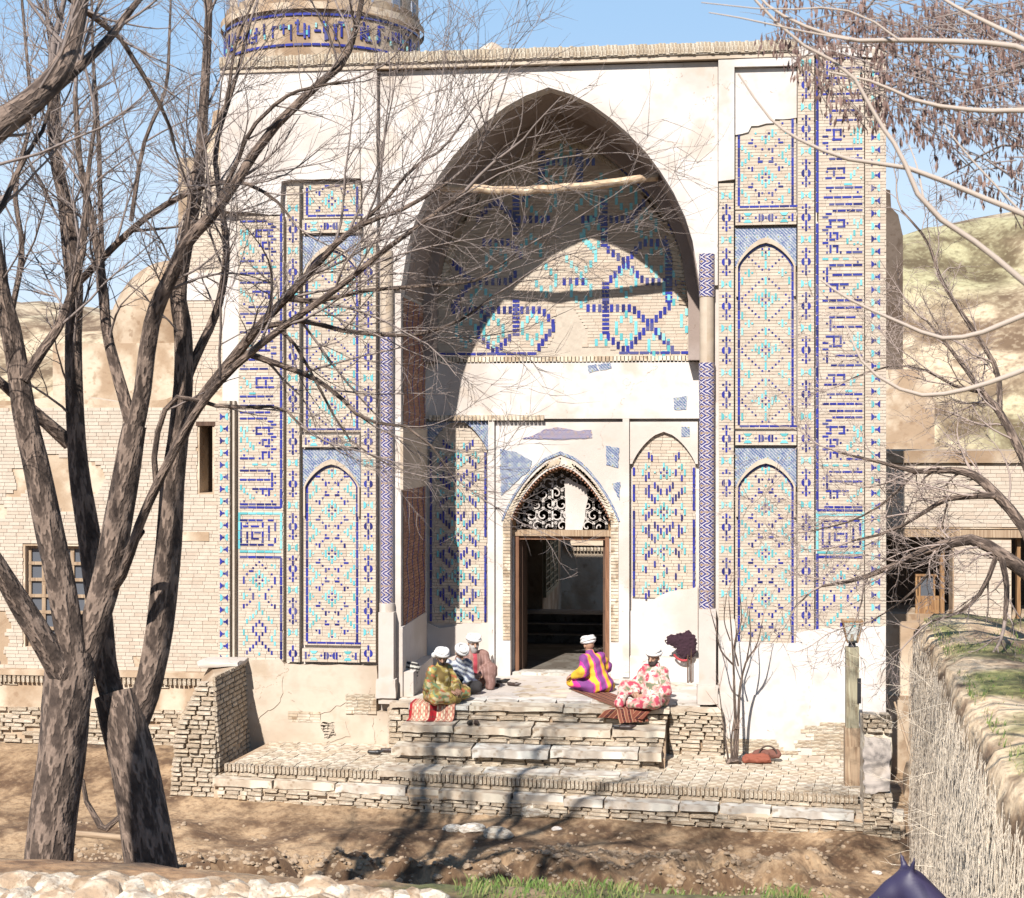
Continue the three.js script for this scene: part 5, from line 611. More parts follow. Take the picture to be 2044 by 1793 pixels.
tree('garden_tree', 'twisted bare fruit tree leaning over the garden wall', [
  { trunk: 1, bare: 1, p: [[2140, 1420], [2120, 1300], [2095, 1200], [2060, 1140]], d: [19.2, 19.6], w: [60, 44] },
  { p: [[2090, 1180], [2044, 1137], [2006, 1113], [1976, 1092], [1931, 1077], [1886, 1088], [1853, 1097], [1807, 1119], [1758, 1140], [1700, 1160], [1640, 1170]], d: [19.5, 20.4], w: [34, 5], from: .2 },
  { p: [[2100, 1180], [2044, 1054], [1988, 987], [1943, 948], [1898, 939], [1830, 941], [1758, 923], [1680, 905]], d: [19.6, 20.6], w: [26, 4], from: .2 },
  { p: [[1988, 989], [1931, 991], [1886, 998], [1853, 1018], [1780, 1060], [1700, 1080]], d: [19.8, 20.6], w: [15, 4], from: .1 },
  { p: [[1999, 1112], [2010, 1171], [2006, 1239]], d: [19.5, 19.3], w: [14, 9], from: .3, tw: .5 }, { p: [[1988, 1112], [1965, 1171], [1936, 1207], [1902, 1228], [1860, 1240]], d: [19.6, 19.4], w: [11, 4], from: .2, tw: .6 },
  { p: [[2110, 1100], [2044, 917], [1996, 824], [1963, 784], [1900, 700], [1850, 640]], d: [19.6, 21], w: [22, 4], from: .2 },
  { p: [[1963, 784], [1905, 770], [1850, 740], [1780, 730], [1690, 760]], d: [20.4, 21], w: [9, 3], from: .1 }, { p: [[1996, 824], [1990, 740], [1930, 640], [1880, 560], [1850, 480], [1800, 420]], d: [20.2, 21.4], w: [12, 4], from: .2 },
  { p: [[1886, 1088], [1850, 1150], [1800, 1200], [1740, 1240]], d: [20, 20.3], w: [7, 3], from: .1, tw: .7 }, { p: [[1830, 941], [1770, 1000], [1700, 1040], [1620, 1060]], d: [20.4, 20.8], w: [6, 3], from: .1 },
], M.bark, M.twigMid, { ...oL, up: .05, wob: .3, len: .95, dens: [0, 10, 10], gap: .1, rmin: .0034, fork: .95 }, .87);
seed(1005); // pale shoots close to the camera, hung with seed pods
{ const t = tree('pod_tree', 'near tree with smooth pale shoots and bunches of dry seed pods', [
  { trunk: 1, bare: 1, p: [[2700, 2300], [2650, 1500], [2560, 900], [2500, 500]], d: [8.2, 8.4], w: [130, 90] },
  ...[[[2500, 500], [2300, 240], [2043, 97], [1929, 84], [1795, 80], [1695, 79], [1595, 47], [1528, 7], [1500, -30]], [[2480, 460], [2250, 190], [2043, 80], [1960, 40], [1886, 0], [1850, -30]], [[2520, 600], [2250, 240], [2043, 221], [1963, 221], [1839, 204], [1745, 164], [1655, 144]], [[2540, 800], [2300, 560], [2043, 428], [1963, 395], [1812, 335], [1695, 318], [1595, 278], [1538, 237], [1474, 147]], [[2560, 900], [2300, 760], [2043, 562], [1963, 495], [1846, 408], [1795, 301], [1755, 244], [1695, 144], [1595, 84], [1508, 0], [1480, -40]], [[2580, 900], [2200, 600], [2043, 630], [1963, 663], [1882, 675], [1795, 643], [1695, 597], [1640, 560]], [[2580, 1000], [2200, 690], [2043, 740], [1930, 777], [1828, 787], [1728, 730], [1690, 650]]].map(p => ({ p, d: [8.4, 8.9], w: [15, 4], bare: 1 })),
  ...[[[1795, 80], [1720, 30], [1640, 15], [1560, 20], [1400, 5]], [[1695, 79], [1600, 62], [1480, 36], [1415, 25]], [[2043, 428], [1950, 330], [1900, 270], [1880, 240]], [[1846, 408], [1830, 330], [1815, 290]]].map(p => ({ p, d: [8.6, 8.8], w: [5, 2.2], bare: 1 }))], M.twigPale, M.twigPale, { ...oL, len: .45, levels: 2, dens: [0, 3, 3] });
  // darker pod bearing twigs farther up the crown, pods in hanging bunches
  const tw = new Tubes(), pods = [[], []]; const podG = (p, L, w, k) => { const a = R() * 6.28, lean = V(RR(-.3, .3), -1, RR(-.3, .3)).normalize(), x = perp(lean, a).multiplyScalar(w), y = perp(lean, a + 1.57).multiplyScalar(w * .3), q = pods[k]; const m = p.clone().addScaledVector(lean, L * .55), e = p.clone().addScaledVector(lean, L); for (const [A, B, C] of [[p, m.clone().add(x), m.clone().add(y)], [p, m.clone().add(y), m.clone().sub(x)], [e, m.clone().add(y), m.clone().add(x)], [e, m.clone().sub(x), m.clone().add(y)], [p, m.clone().sub(x), m.clone().sub(y)], [p, m.clone().sub(y), m.clone().add(x)], [e, m.clone().add(x), m.clone().sub(y)], [e, m.clone().sub(y), m.clone().sub(x)]]) for (const v of [A, B, C]) q.push(v.x, v.y, v.z); };
  const spots = []; for (let i = 0; i < 360; i++) { let x, y; do { x = RR(1515, 2060); y = RR(-20, 430); } while (!(y < 250 - (1720 - Math.min(x, 1720)) * .9 || (x > 1790 && y < 400 - (x < 1880 ? 130 : 0))) || (x < 1640 && y > 190) || R() < (y > 260 ? .55 : 0)); spots.push([x, y]); }
  for (const [x, y] of spots) { const p = PD(x, y, RR(9.5, 12.5)); const d0 = V(RR(-1, -.2), RR(-.2, .5), RR(-.6, .6)).normalize(), q = p.clone().addScaledVector(d0, -RR(.3, .6)); tw.tube([q, q.clone().lerp(p, .5).add(V(0, .03, 0)), p], [.006, .004, .0025], 3); const n = 4 + Math.floor(R() * 9); for (let k = 0; k < n; k++) podG(p.clone().lerp(q, R() * .35).add(V(RR(-.09, .09), RR(-.10, .03), RR(-.09, .09))), RR(.055, .10), RR(.008, .014), R() < .5 ? 0 : 1); }
  for (const l of [[[2080, 20], [1980, 40], [1900, 70], [1830, 110]], [[2080, 120], [1960, 150], [1850, 130], [1760, 100], [1690, 60]], [[2080, 300], [2000, 290], [1930, 330], [1870, 360]], [[1960, -20], [1880, 60], [1800, 160], [1740, 200]], [[1760, -20], [1710, 40], [1640, 90], [1580, 130]]]) { const [p, r] = limbPath(l, 10.5, 11, 6, 2.5); tw.tube(p, r, 5); for (let k = 0; k < p.length - 1; k += 2) grow(tw, p[k], V(RR(-1, 0), RR(-.7, .5), RR(-.5, .5)).normalize(), .5, .005, 2, { ...oL, up: 0 }); }
  stuff(part(t, 'dark_twigs', tw.geo(), M.twig)); const pm2 = [mat(.15, .085, .07, { rough: .7 }), mat(.25, .155, .125, { rough: .7 })]; pods.forEach((q, k) => { const g = new THREE.BufferGeometry(); g.setAttribute('position', new THREE.Float32BufferAttribute(q, 3)); g.computeVertexNormals(); stuff(part(t, 'seed_pods', g, pm2[k])); });
}
seed(1006);
{ const b = PY(1463, 1524, -.79), t = thing('bare_sapling', 'slim many stemmed bare sapling rising from the terrace', 'tree'); const D = b.clone().sub(CAM).dot(FW); const st = new Tubes(), tw = new Tubes();
  for (const [l, w] of [[[[1466, 1526], [1468, 1440], [1466, 1385], [1464, 1320], [1460, 1260], [1455, 1200]], 9], [[[1470, 1525], [1474, 1430], [1478, 1370], [1490, 1320], [1510, 1290], [1522, 1240]], 8], [[[1455, 1524], [1443, 1440], [1436, 1380]], 5], [[[1466, 1330], [1440, 1300], [1430, 1262], [1420, 1225]], 4.5], [[[1474, 1330], [1466, 1290], [1480, 1240], [1478, 1195]], 4], [[[1462, 1526], [1460, 1480], [1468, 1420]], 7], [[[1490, 1322], [1498, 1270], [1496, 1220]], 3.5], [[[1458, 1280], [1446, 1240], [1450, 1190]], 3]]) { const [p, r] = limbPath(l, D, D, w, 1.8, 12); st.tube(p, r, 6); grow(tw, p[12], p[12].clone().sub(p[11]).normalize(), .5, r[12], 2, { ...oL, up: .3 }); grow(tw, p[8], p[8].clone().sub(p[7]).add(V(RR(-.1, .1), 0, RR(-.1, .1))).normalize(), .45, r[8] * .6, 2, oL); }
  part(t, 'stem', st.geo(), M.bark); stuff(part(t, 'twigs', tw.geo(), M.twigRed)); part(t, 'root_clump', worn(.26, .1, .22, .05, 3, 2, 3, 4), M.bark).position.set(b.x + .02, -.76, b.z); }
// grass and brush
function blades(n, place, hmin, hmax, w, mats, name, label) { const buf = mats.map(() => []); for (let i = 0; i < n; i++) { const p = place(); if (!p) continue; const h = RR(hmin, hmax), a = R() * 6.28, lx = Math.cos(a) * h * RR(.1, .6), lz = Math.sin(a) * h * RR(.1, .6), wx = -Math.sin(a) * w, wz = Math.cos(a) * w; const q = buf[Math.floor(R() * mats.length)]; q.push(p.x - wx, p.y, p.z - wz, p.x + wx, p.y, p.z + wz, p.x + lx * .35, p.y + h * .65, p.z + lz * .35, p.x + lx * .35, p.y + h * .65, p.z + lz * .35, p.x + wx, p.y, p.z + wz, p.x + lx, p.y + h, p.z + lz); } return buf.map((q, k) => { const g = new THREE.BufferGeometry(); g.setAttribute('position', new THREE.Float32BufferAttribute(q, 3)); g.computeVertexNormals(); return [g, mats[k]]; }); }
const grassM = [mat(.11, .20, .035), mat(.17, .25, .06), mat(.28, .28, .10), mat(.45, .38, .2)].map(m => { m.side = THREE.DoubleSide; return m; });
seed(1007);
for (const [g, m] of blades(12000, () => { const x = RR(-1.9, 4.6), z = RR(14.2, 16.6); const d = fbm(x * 1.6, z * 1.6, 4, 3); return d < .45 || (x > 1.2 && R() < (x - 1.2) * .3) ? null : V(x, gh(x, z) - .01, z); }, 0.03, .11, .004, grassM.slice(0, 3))) { const o = new THREE.Mesh(g, m); o.name = numbered('grass'); o.userData = { kind: 'stuff', label: 'fresh green grass on the near bank', category: 'grass' }; scene.add(o); }
{ const bank = scene.getObjectByName('garden_bank'); for (const [g, m] of blades(16000, () => { const u = RR(0, 13), s = RR(.1, 3.2); if (fbm(u * 1.3, s * 1.6, 8, 4) < .44 && R() < .75) return null; return GW.at(u, s, GW.top + .02 + (s > 1.1 ? (s - 1.1) * .12 : 0)); }, .03, .09, .007, grassM)) stuff(part(bank, 'bank_grass', g, m));
  const br = new Tubes(); for (let i = 0; i < 11000; i++) { const u = Math.pow(R(), .8) * 12, y = RR(-1.7, GW.top - .05), l = RR(.25, .9); const p = GW.at(u, RR(-.10, .04), y), q = GW.at(u + RR(-.12, .12), RR(-.12, .02), Math.max(-2, y - l)); br.tube([p, p.clone().lerp(q, .5).addScaledVector(GW.side, RR(-.04, .02)), q], [.0028, .0035, .002], 3); }
  for (let i = 0; i < 30; i++) { const u = RR(.3, 11), y = RR(-1.2, GW.top); const p = GW.at(u, -.02, y); grow(br, p, GW.side.clone().negate().add(V(RR(-.6, .6), RR(-.5, .9), RR(-.9, .5))).normalize(), RR(.3, .8), .005, 2, { ...oL, up: .05 }); }
  stuff(part(bank, 'dry_brush', br.geo(), mat(.93, .80, .64, { rough: .95 }))); }
// =====================================================================================
// PEOPLE, THEIR THINGS, AND SMALL THINGS AROUND
// =====================================================================================
function surface(sdf, lo, hi, c, colour) { // surface nets
  const n = [0, 1, 2].map(k => Math.ceil((hi[k] - lo[k]) / c) + 1), f = new Float32Array(n[0] * n[1] * n[2]), id = (i, j, k) => (k * n[1] + j) * n[0] + i; for (let k = 0; k < n[2]; k++) for (let j = 0; j < n[1]; j++) for (let i = 0; i < n[0]; i++) f[id(i, j, k)] = sdf(lo[0] + i * c, lo[1] + j * c, lo[2] + k * c);
  const vi = new Int32Array(f.length).fill(-1), pos = [], idx = []; const E = []; for (let a = 0; a < 8; a++) for (let b = a + 1; b < 8; b++) { const d = a ^ b; if (d === 1 || d === 2 || d === 4) E.push([a, b]); }
  for (let k = 0; k < n[2] - 1; k++) for (let j = 0; j < n[1] - 1; j++) for (let i = 0; i < n[0] - 1; i++) { let s = 0; const v = []; for (let a = 0; a < 8; a++) { const q = f[id(i + (a & 1), j + (a >> 1 & 1), k + (a >> 2))]; v.push(q); if (q < 0) s++; } if (s === 0 || s === 8) continue; let x = 0, y = 0, z = 0, m = 0; for (const [a, b] of E) if ((v[a] < 0) !== (v[b] < 0)) { const t = v[a] / (v[a] - v[b]); x += lerp(a & 1, b & 1, t); y += lerp(a >> 1 & 1, b >> 1 & 1, t); z += lerp(a >> 2, b >> 2, t); m++; } vi[id(i, j, k)] = pos.length / 3; pos.push(lo[0] + (i + x / m) * c, lo[1] + (j + y / m) * c, lo[2] + (k + z / m) * c); }
  for (let k = 1; k < n[2] - 1; k++) for (let j = 1; j < n[1] - 1; j++) for (let i = 1; i < n[0] - 1; i++) { const o = f[id(i, j, k)] < 0; for (let d = 0; d < 3; d++) { const q = f[id(i + (d === 0), j + (d === 1), k + (d === 2))] < 0; if (q === o) continue; const u = d === 0 ? [[0, -1, -1], [0, 0, -1], [0, 0, 0], [0, -1, 0]] : d === 1 ? [[-1, 0, -1], [-1, 0, 0], [0, 0, 0], [0, 0, -1]] : [[-1, -1, 0], [0, -1, 0], [0, 0, 0], [-1, 0, 0]]; const w = u.map(([a, b, e]) => vi[id(i + a, j + b, k + e)]); if (w.some(t => t < 0)) continue; if (o) idx.push(w[0], w[1], w[2], w[0], w[2], w[3]); else idx.push(w[0], w[2], w[1], w[0], w[3], w[2]); } }
  const g = new THREE.BufferGeometry(); g.setAttribute('position', new THREE.Float32BufferAttribute(pos, 3)); g.setIndex(idx); g.computeVertexNormals(); if (colour) { const cc = []; for (let i = 0; i < pos.length; i += 3) cc.push(...colour(pos[i], pos[i + 1], pos[i + 2])); g.setAttribute('color', new THREE.Float32BufferAttribute(cc, 3)); } return g;
}
const cap = (a, b, r0, r1 = r0) => { const dx = b[0] - a[0], dy = b[1] - a[1], dz = b[2] - a[2], L = dx * dx + dy * dy + dz * dz || 1e-9; return (x, y, z) => { const t = clamp(((x - a[0]) * dx + (y - a[1]) * dy + (z - a[2]) * dz) / L); return Math.hypot(x - a[0] - dx * t, y - a[1] - dy * t, z - a[2] - dz * t) - lerp(r0, r1, t); }; };
const ell = (c, r) => (x, y, z) => { const q = Math.hypot((x - c[0]) / r[0], (y - c[1]) / r[1], (z - c[2]) / r[2]); return (q - 1) * Math.min(...r); };
const blend = (fs, k) => (x, y, z) => { let d = 1e9; for (const f of fs) { const e = f(x, y, z), h = clamp(.5 + .5 * (d - e) / k); d = lerp(d, e, h) - k * h * (1 - h); } return d; };
const add3 = (a, b) => [a[0] + b[0], a[1] + b[1], a[2] + b[2]];
const clothM = mat(1, 1, 1, { vertexColors: true, rough: .85, bumpMap: T.bumpF, bumpScale: .01 }), skinM = mat(1, 1, 1, { vertexColors: true, rough: .6 }), turbanM = mat(.74, .72, .70, { rough: .95 });
function handGeo(w, dir, curl, side) { // palm, four curled fingers of unequal length and a thumb
  const d = V(...dir).normalize(), up = Math.abs(d.y) < .8 ? V(0, 1, 0) : V(0, 0, 1), x = V(0, 0, 0).crossVectors(d, up).normalize().multiplyScalar(side), y = V(0, 0, 0).crossVectors(x, d).normalize().multiplyScalar(side); if (y.y < 0) y.negate(); const at = (a, b, c) => [w[0] + d.x * a + x.x * b + y.x * c, w[1] + d.y * a + x.y * b + y.y * c, w[2] + d.z * a + x.z * b + y.z * c]; const fs = [cap(at(0, 0, 0), at(.05, .012, 0), .026, .024), cap(at(.03, -.018, 0), at(.075, -.022, 0), .018), cap(at(.03, .02, 0), at(.075, .024, 0), .018)]; const fin = []; [[-.03, .055], [-.01, .068], [.011, .064], [.031, .05]].forEach(([b, l]) => { const p0 = at(.075, b, .002), p1 = at(.075 + l * .5, b * 1.1, -l * .3 * curl), p2 = at(.075 + l * .75, b * 1.1, -l * .85 * curl); fin.push(cap(p0, p1, .0095, .009), cap(p1, p2, .009, .0075)); }); fin.push(cap(at(.02, -.03, .0), at(.05, -.055, -.01), .0115, .010), cap(at(.05, -.055, -.01), at(.078, -.052, -.022), .010, .008)); const s = blend([blend(fs, .012), ...fin], .004); return surface(s, [w[0] - .17, w[1] - .17, w[2] - .17], [w[0] + .17, w[1] + .17, w[2] + .17], .0058, () => [.40, .22, .14]); }
function person(label, pos, yaw, o) {
  const t = thing('person', label, 'person', undefined), S = o.s ?? 1; t.position.copy(pos); t.rotation.y = yaw; t.scale.setScalar(S); const L = o.lean ?? .06; const hip = [0, .14, 0], chest = [L * .5, .41, L], neck = add3(chest, [0, .17, L * .7]), head = add3(neck, [o.tilt?.[0] ?? 0, .125, (o.tilt?.[1] ?? .03)]); const sh = s => add3(chest, [s * .165, .10, 0]); const arms = o.arms ?? [[[-.27, .30, .10], [-.08, .24, .33]], [[.27, .30, .10], [.08, .24, .33]]], legs = o.legs ?? [[[-.34, .13, .26], [.06, .07, .36]], [[.34, .13, .26], [-.08, .07, .30]]];
  const robeF = blend([cap(hip, chest, .185, .165), cap(chest, neck, .15, .072), ell([0, .11, -.02], [.24, .14, .22]), ...[0, 1].flatMap(i => { const s = i ? 1 : -1, [e, w] = arms[i], [k, f] = legs[i]; const w2 = [lerp(e[0], w[0], .88), lerp(e[1], w[1], .88), lerp(e[2], w[2], .88)]; return [cap(sh(s), e, .088, .08), cap(e, w2, .078, .058), cap([s * .1, .13, 0], k, .135, .105), cap(k, f, .10, .075)]; })], .05);
  const fold = (x, y, z) => (Math.sin((x * 38 + z * 26 + fbm(x * 6, y * 6, z * 6, 2) * 9)) * .5 + Math.sin(y * 46 + x * 20)) * .006; const robe = (x, y, z) => Math.max(robeF(x, y, z) + fold(x, y, z), .004 - y);
  part(t, 'robe', surface(robe, [-.55, -.02, -.36], [.55, .72, .62], .0165, o.colour), clothM, o.robe);
  const inner = blend([cap(hip, chest, .12, .12), cap(chest, neck, .10, .05), cap(neck, head, .052, .055), ...[0, 1].flatMap(i => { const s = i ? 1 : -1, [e, w] = arms[i], [k, f] = legs[i]; return [cap(sh(s), e, .05, .042), cap(e, w, .04, .028), cap([s * .1, .13, 0], k, .08, .06), cap(k, f, .055, .04)]; })], .03); const skin = () => [.40, .22, .14];
  const hs = (x, y, z) => { const X = x, Y = y, Z = z; return blend([ell([0, .02, -.006], [.075, .098, .092]), ell([0, -.045, .022], [.055, .062, .062]), cap([0, .012, .086], [0, -.022, .108], .012, .018), ell([.078, -.008, -.008], [.013, .03, .02]), ell([-.078, -.008, -.008], [.013, .03, .02]), cap([-.04, .026, .076], [.04, .026, .076], .013), cap([-.02, -.058, .082], [.02, -.058, .082], .009)], .014)(X, Y, Z); };
  const hg = surface(hs, [-.11, -.13, -.12], [.11, .14, .14], .0066, (x, y, z) => z > .06 && Math.hypot(Math.abs(x) - .031, y - .006) < .012 ? [.05, .03, .025] : z > .07 && Math.abs(y - .028) < .006 && Math.abs(x) > .012 && Math.abs(x) < .055 ? [.06, .035, .025] : z > .075 && Math.abs(y + .058) < .006 && Math.abs(x) < .024 ? [.27, .10, .08] : [.42, .235, .15]); hg.rotateX(o.nod ?? .1); hg.rotateY(o.turn ?? 0); hg.translate(...head);
  const bg = surface(inner, [-.55, -.02, -.36], [.55, .9, .62], .019, skin); const hands = [0, 1].map(i => { const [e, w] = arms[i]; return handGeo(w, [w[0] - e[0], w[1] - e[1], w[2] - e[2]], .8, i ? 1 : -1); }); part(t, 'body', mergeGeometries([bg, hg, ...hands]), skinM);
  // turban: wound folds over a cap
  const tg = []; const cg = new THREE.SphereGeometry(.083, 18, 10, 0, 6.3, 0, 1.75); cg.translate(0, .062, -.012); tg.push(cg); for (let k = 0; k < 8; k++) { const g = new THREE.TorusGeometry(.083 + .012 * Math.sin(k * 1.4) + (k < 5 ? .012 : -.012), .026, 6, 22); g.rotateX(Math.PI / 2 + (k % 2 ? .2 : -.16) + (k - 3) * .03); g.rotateY(k * 1.1); g.rotateZ((k % 3 - 1) * .14); g.translate(0, .064 + (k % 5) * .0135, -.01); tg.push(g); } if (o.tail) { const g = new THREE.SphereGeometry(.05, 10, 8); g.scale(1, 1, .8); g.translate(-.12, .03, -.03); tg.push(g); } const T2 = mergeGeometries(tg.map(g => g.index ? g.toNonIndexed() : g)); T2.rotateX((o.nod ?? .1)); T2.rotateY(o.turn ?? 0); T2.translate(...head); part(t, 'turban', T2, turbanM);
  if (o.beard) { const b = surface(blend([ell([0, -.07, .052], [.058, .045 + (o.long ?? 0), .05]), cap([-.06, -.02, .03], [-.03, -.075, .06], .022), cap([.06, -.02, .03], [.03, -.075, .06], .022), cap([-.025, -.038, .094], [.025, -.038, .094], .009)], .02), [-.1, -.2, -.03], [.1, .02, .14], .0075); b.rotateX(o.nod ?? .1); b.rotateY(o.turn ?? 0); b.translate(...head); part(t, 'beard', b, o.beard); }
  return t;
}
const beardDark = mat(.05, .035, .03), beardGrey = mat(.42, .39, .37);
const blot = (x, y, z, f, s) => fbm(x * f + s, y * f * 1.0, z * f, 3);
seed(2001);
{ const p = PY(870, 1404, 0); person('man in a golden patterned robe sitting at the landing edge', V(p.x, 0, p.z - .16), 1.0, { lean: .03, nod: .35, turn: -.75, s: 1.06, beard: beardDark, tail: 1, arms: [[[-.28, .28, .06], [-.06, .20, .34]], [[.25, .27, .16], [.07, .22, .36]]], colour: (x, y, z) => { const a = blot(x, y, z, 11, 3), b = blot(x, y, z, 18, 9); const st = Math.sin((y * 1.2 + z) * 60) > .5 && Math.abs(x) > .14; return st ? (b > .5 ? [.50, .14, .06] : [.16, .25, .12]) : a > .56 ? [.62, .53, .30] : a > .44 ? [.44, .33, .085] : [.22, .145, .04]; } }); }
{ const p = PY(896, 1388, 0); person('man in a grey striped robe bending forward between two others', V(p.x, 0, p.z - .18), 0.55, { lean: .14, nod: .75, turn: .1, s: 1.04, arms: [[[-.25, .28, .2], [-.1, .2, .4]], [[.26, .28, .2], [.09, .2, .4]]], colour: (x, y, z) => { const q = Math.sin((y * .9 + z * .45 + Math.abs(x) * .5) * 95); return y < .24 && z > .1 ? [.04, .035, .035] : q > .25 ? [.58, .60, .60] : q > -.2 ? [.30, .36, .46] : [.10, .11, .17]; } }); }
{ const p = PY(938, 1374, 0); person('elderly man in a brown robe with a long grey beard', V(p.x, 0, p.z - .14), .35, { lean: .04, nod: .18, turn: .1, s: 1.12, beard: beardGrey, long: .045, legs: [[[-.26, .14, .30], [.02, .08, .34]], [[.26, .30, .26], [.24, .06, .34]]], colour: (x, y, z) => { const s = Math.sin(x * 120 + fbm(x * 9, y * 9, z * 9, 2) * 4); return Math.abs(x - .03) < .03 && z > .1 && y > .25 ? [.42, .05, .07] : s > .75 ? [.36, .22, .19] : mix3([.21, .105, .085], [.30, .17, .14], blot(x, y, z, 9, 5)); } }); }
{ const p = PY(1194, 1382, 0); person('man in a purple and yellow striped robe kneeling by the door', V(p.x, 0, p.z - .1), -2.35, { lean: .09, nod: .3, turn: -.2, s: 1.12, arms: [[[-.28, .34, .12], [-.22, .22, .38]], [[.29, .33, .02], [.34, .25, .22]]], legs: [[[-.22, .13, .34], [-.18, .07, -.06]], [[.24, .14, .32], [.2, .07, -.1]]], colour: (x, y, z) => { const a = x * 10.5 + .5, q = ((a % 2) + 2) % 2; return q < .78 ? [.74, .44, .03] : q < .94 ? [.66, .03, .30] : q < 1.76 ? [.20, .045, .21] : [.66, .03, .30]; } }); }
{ const p = PY(1305, 1412, 0); person('man in a pink patterned robe sitting at the right end of the landing', V(p.x, 0, p.z - .16), -.75, { lean: -.02, nod: .12, turn: .25, s: 1.12, beard: beardDark, arms: [[[-.28, .28, .1], [-.03, .22, .34]], [[.30, .27, .06], [.1, .20, .32]]], legs: [[[-.28, .26, .30], [-.2, .06, .52]], [[.30, .13, .30], [-.02, .07, .46]]], colour: (x, y, z) => { const a = blot(x, y, z, 15, 1), b = blot(x, y, z, 15, 40); return a > .60 ? [.50, .06, .10] : a < .36 ? [.20, .22, .13] : b > .58 ? [.74, .62, .52] : b < .38 ? [.56, .22, .20] : [.72, .42, .36]; } }); }

// ---- rugs, bags, shoes ----
function rugTex(n, fn) { return tex(n, 1, fn); }
function cloth(name, label, cat, path, width, m, right) { // a strip of cloth that follows a path; right = direction across
  const t = thing(name, label, cat), N = path.length, pos = [], uv = [], idx = []; const W = 8; let len = 0; for (let i = 0; i < N; i++) { if (i) len += path[i].distanceTo(path[i - 1]); for (let j = 0; j <= W; j++) { const f = j / W - .5, p = path[i].clone().addScaledVector(right, f * width); p.y += Math.sin(j * 2.1 + i) * .006; p.z += Math.sin(i * 1.7 + j * 1.3) * .008; pos.push(p.x, p.y, p.z); uv.push(j / W, len / width); } } for (let i = 0; i < N - 1; i++) for (let j = 0; j < W; j++) { const a = i * (W + 1) + j; idx.push(a, a + W + 1, a + 1, a + 1, a + W + 1, a + W + 2); }
  const g = new THREE.BufferGeometry(); g.setAttribute('position', new THREE.Float32BufferAttribute(pos, 3)); g.setAttribute('uv', new THREE.Float32BufferAttribute(uv, 2)); g.setIndex(idx); g.computeVertexNormals(); const b = g.clone(); const q = b.attributes.position, nn = g.attributes.normal; for (let i = 0; i < q.count; i++) q.setXYZ(i, q.getX(i) - nn.getX(i) * .012, q.getY(i) - nn.getY(i) * .012, q.getZ(i) - nn.getZ(i) * .012); part(t, 'weave', g, m); part(t, 'underside', b, m); return t; }
const redRug = rugTex(256, (u, v) => { const s = u * 20, k = Math.floor(s), f = s % 1; if (k < 1 || k === 9 || k === 10 || k === 11) { const d = Math.abs(f - .5) + Math.abs((v * 6) % 1 - .5); return d < .25 ? [.35, .25, .2] : [.66, .10, .14]; } if (f < .12 || f > .88) return [.62, .22, .2]; const d = Math.abs(f - .5) * 1.5 + Math.abs((v * 7 + k * .5) % 1 - .5); return d < .3 ? [.55, .12, .14] : k % 3 === 1 ? [.82, .62, .52] : [.86, .80, .68]; });
{ const a = PY(865, 1405, 0), zf = .60; cloth('red_rug', 'red and cream striped rug hanging over the edge of the landing', 'rug', [V(a.x, .012, .1), V(a.x, .012, .35), V(a.x, .012, zf - .03), V(a.x, -.02, zf), V(a.x, -.12, zf + .02), V(a.x - .01, -.21, zf + .03), V(a.x - .02, -.235, zf + .1), V(a.x - .03, -.236, zf + .2)], .76, mat(1, 1, 1, { map: redRug, rough: .95, side: THREE.DoubleSide }), V(1, 0, 0)); }
const brownRug = rugTex(256, (u, v) => { const s = (u * 9) % 1, k = Math.floor(u * 9); const z = Math.abs((v * 9) % 1 - .5) * 2; return s < .15 ? [.72, .55, .42] : k % 2 ? (z > s ? [.40, .17, .13] : [.28, .12, .1]) : [.50, .28, .21]; });
{ const A = PY(1140, 1378, 0), B = PY(1225, 1420, 0), d = V(B.x - A.x, 0, B.z - A.z).normalize(), r = V(d.z, 0, -d.x).normalize(); const path = []; for (let k = 0; k <= 8; k++) path.push(V(lerp(A.x, B.x, k / 8), .014, lerp(A.z, Math.min(B.z, .5), k / 8)).addScaledVector(r, .25)); const e = path[8]; path.push(V(e.x + .05, .0, .62), V(e.x + .07, -.1, .66), V(e.x + .1, -.2, .68)); cloth('brown_rug', 'long brown woven rug running to the edge of the landing', 'rug', path, .5, mat(1, 1, 1, { map: brownRug, rough: .95, side: THREE.DoubleSide }), r.x < 0 ? r.negate() : r); }
{ const a = PY(1290, 1412, 0); cloth('seat_rug', 'dark striped rug under the man in pink, draped over the landing corner', 'rug', [V(a.x - .05, .013, -.3), V(a.x - .06, .013, .1), V(a.x - .16, .013, .5), V(a.x - .28, -.01, .60), V(a.x - .36, -.09, .63), V(a.x - .42, -.15, .64)], .75, mat(.8, .7, .65, { map: brownRug, rough: .95, side: THREE.DoubleSide }), V(1, 0, .1).normalize()); }
function shoe() { return surface((x, y, z) => Math.max(blend([cap([0, .03, -.09], [0, .026, .05], .036, .04), cap([0, .026, .05], [0, .05, .15], .036, .012)], .03)(x, y, z), -cap([0, .085, -.09], [0, .075, .02], .034, .026)(x, y, z), .003 - y), [-.06, -.01, -.15], [.06, .1, .2], .011); }
const shoeG = shoe(), shoeM = [mat(.02, .018, .018, { rough: .45 }), mat(.05, .03, .025, { rough: .5 })];
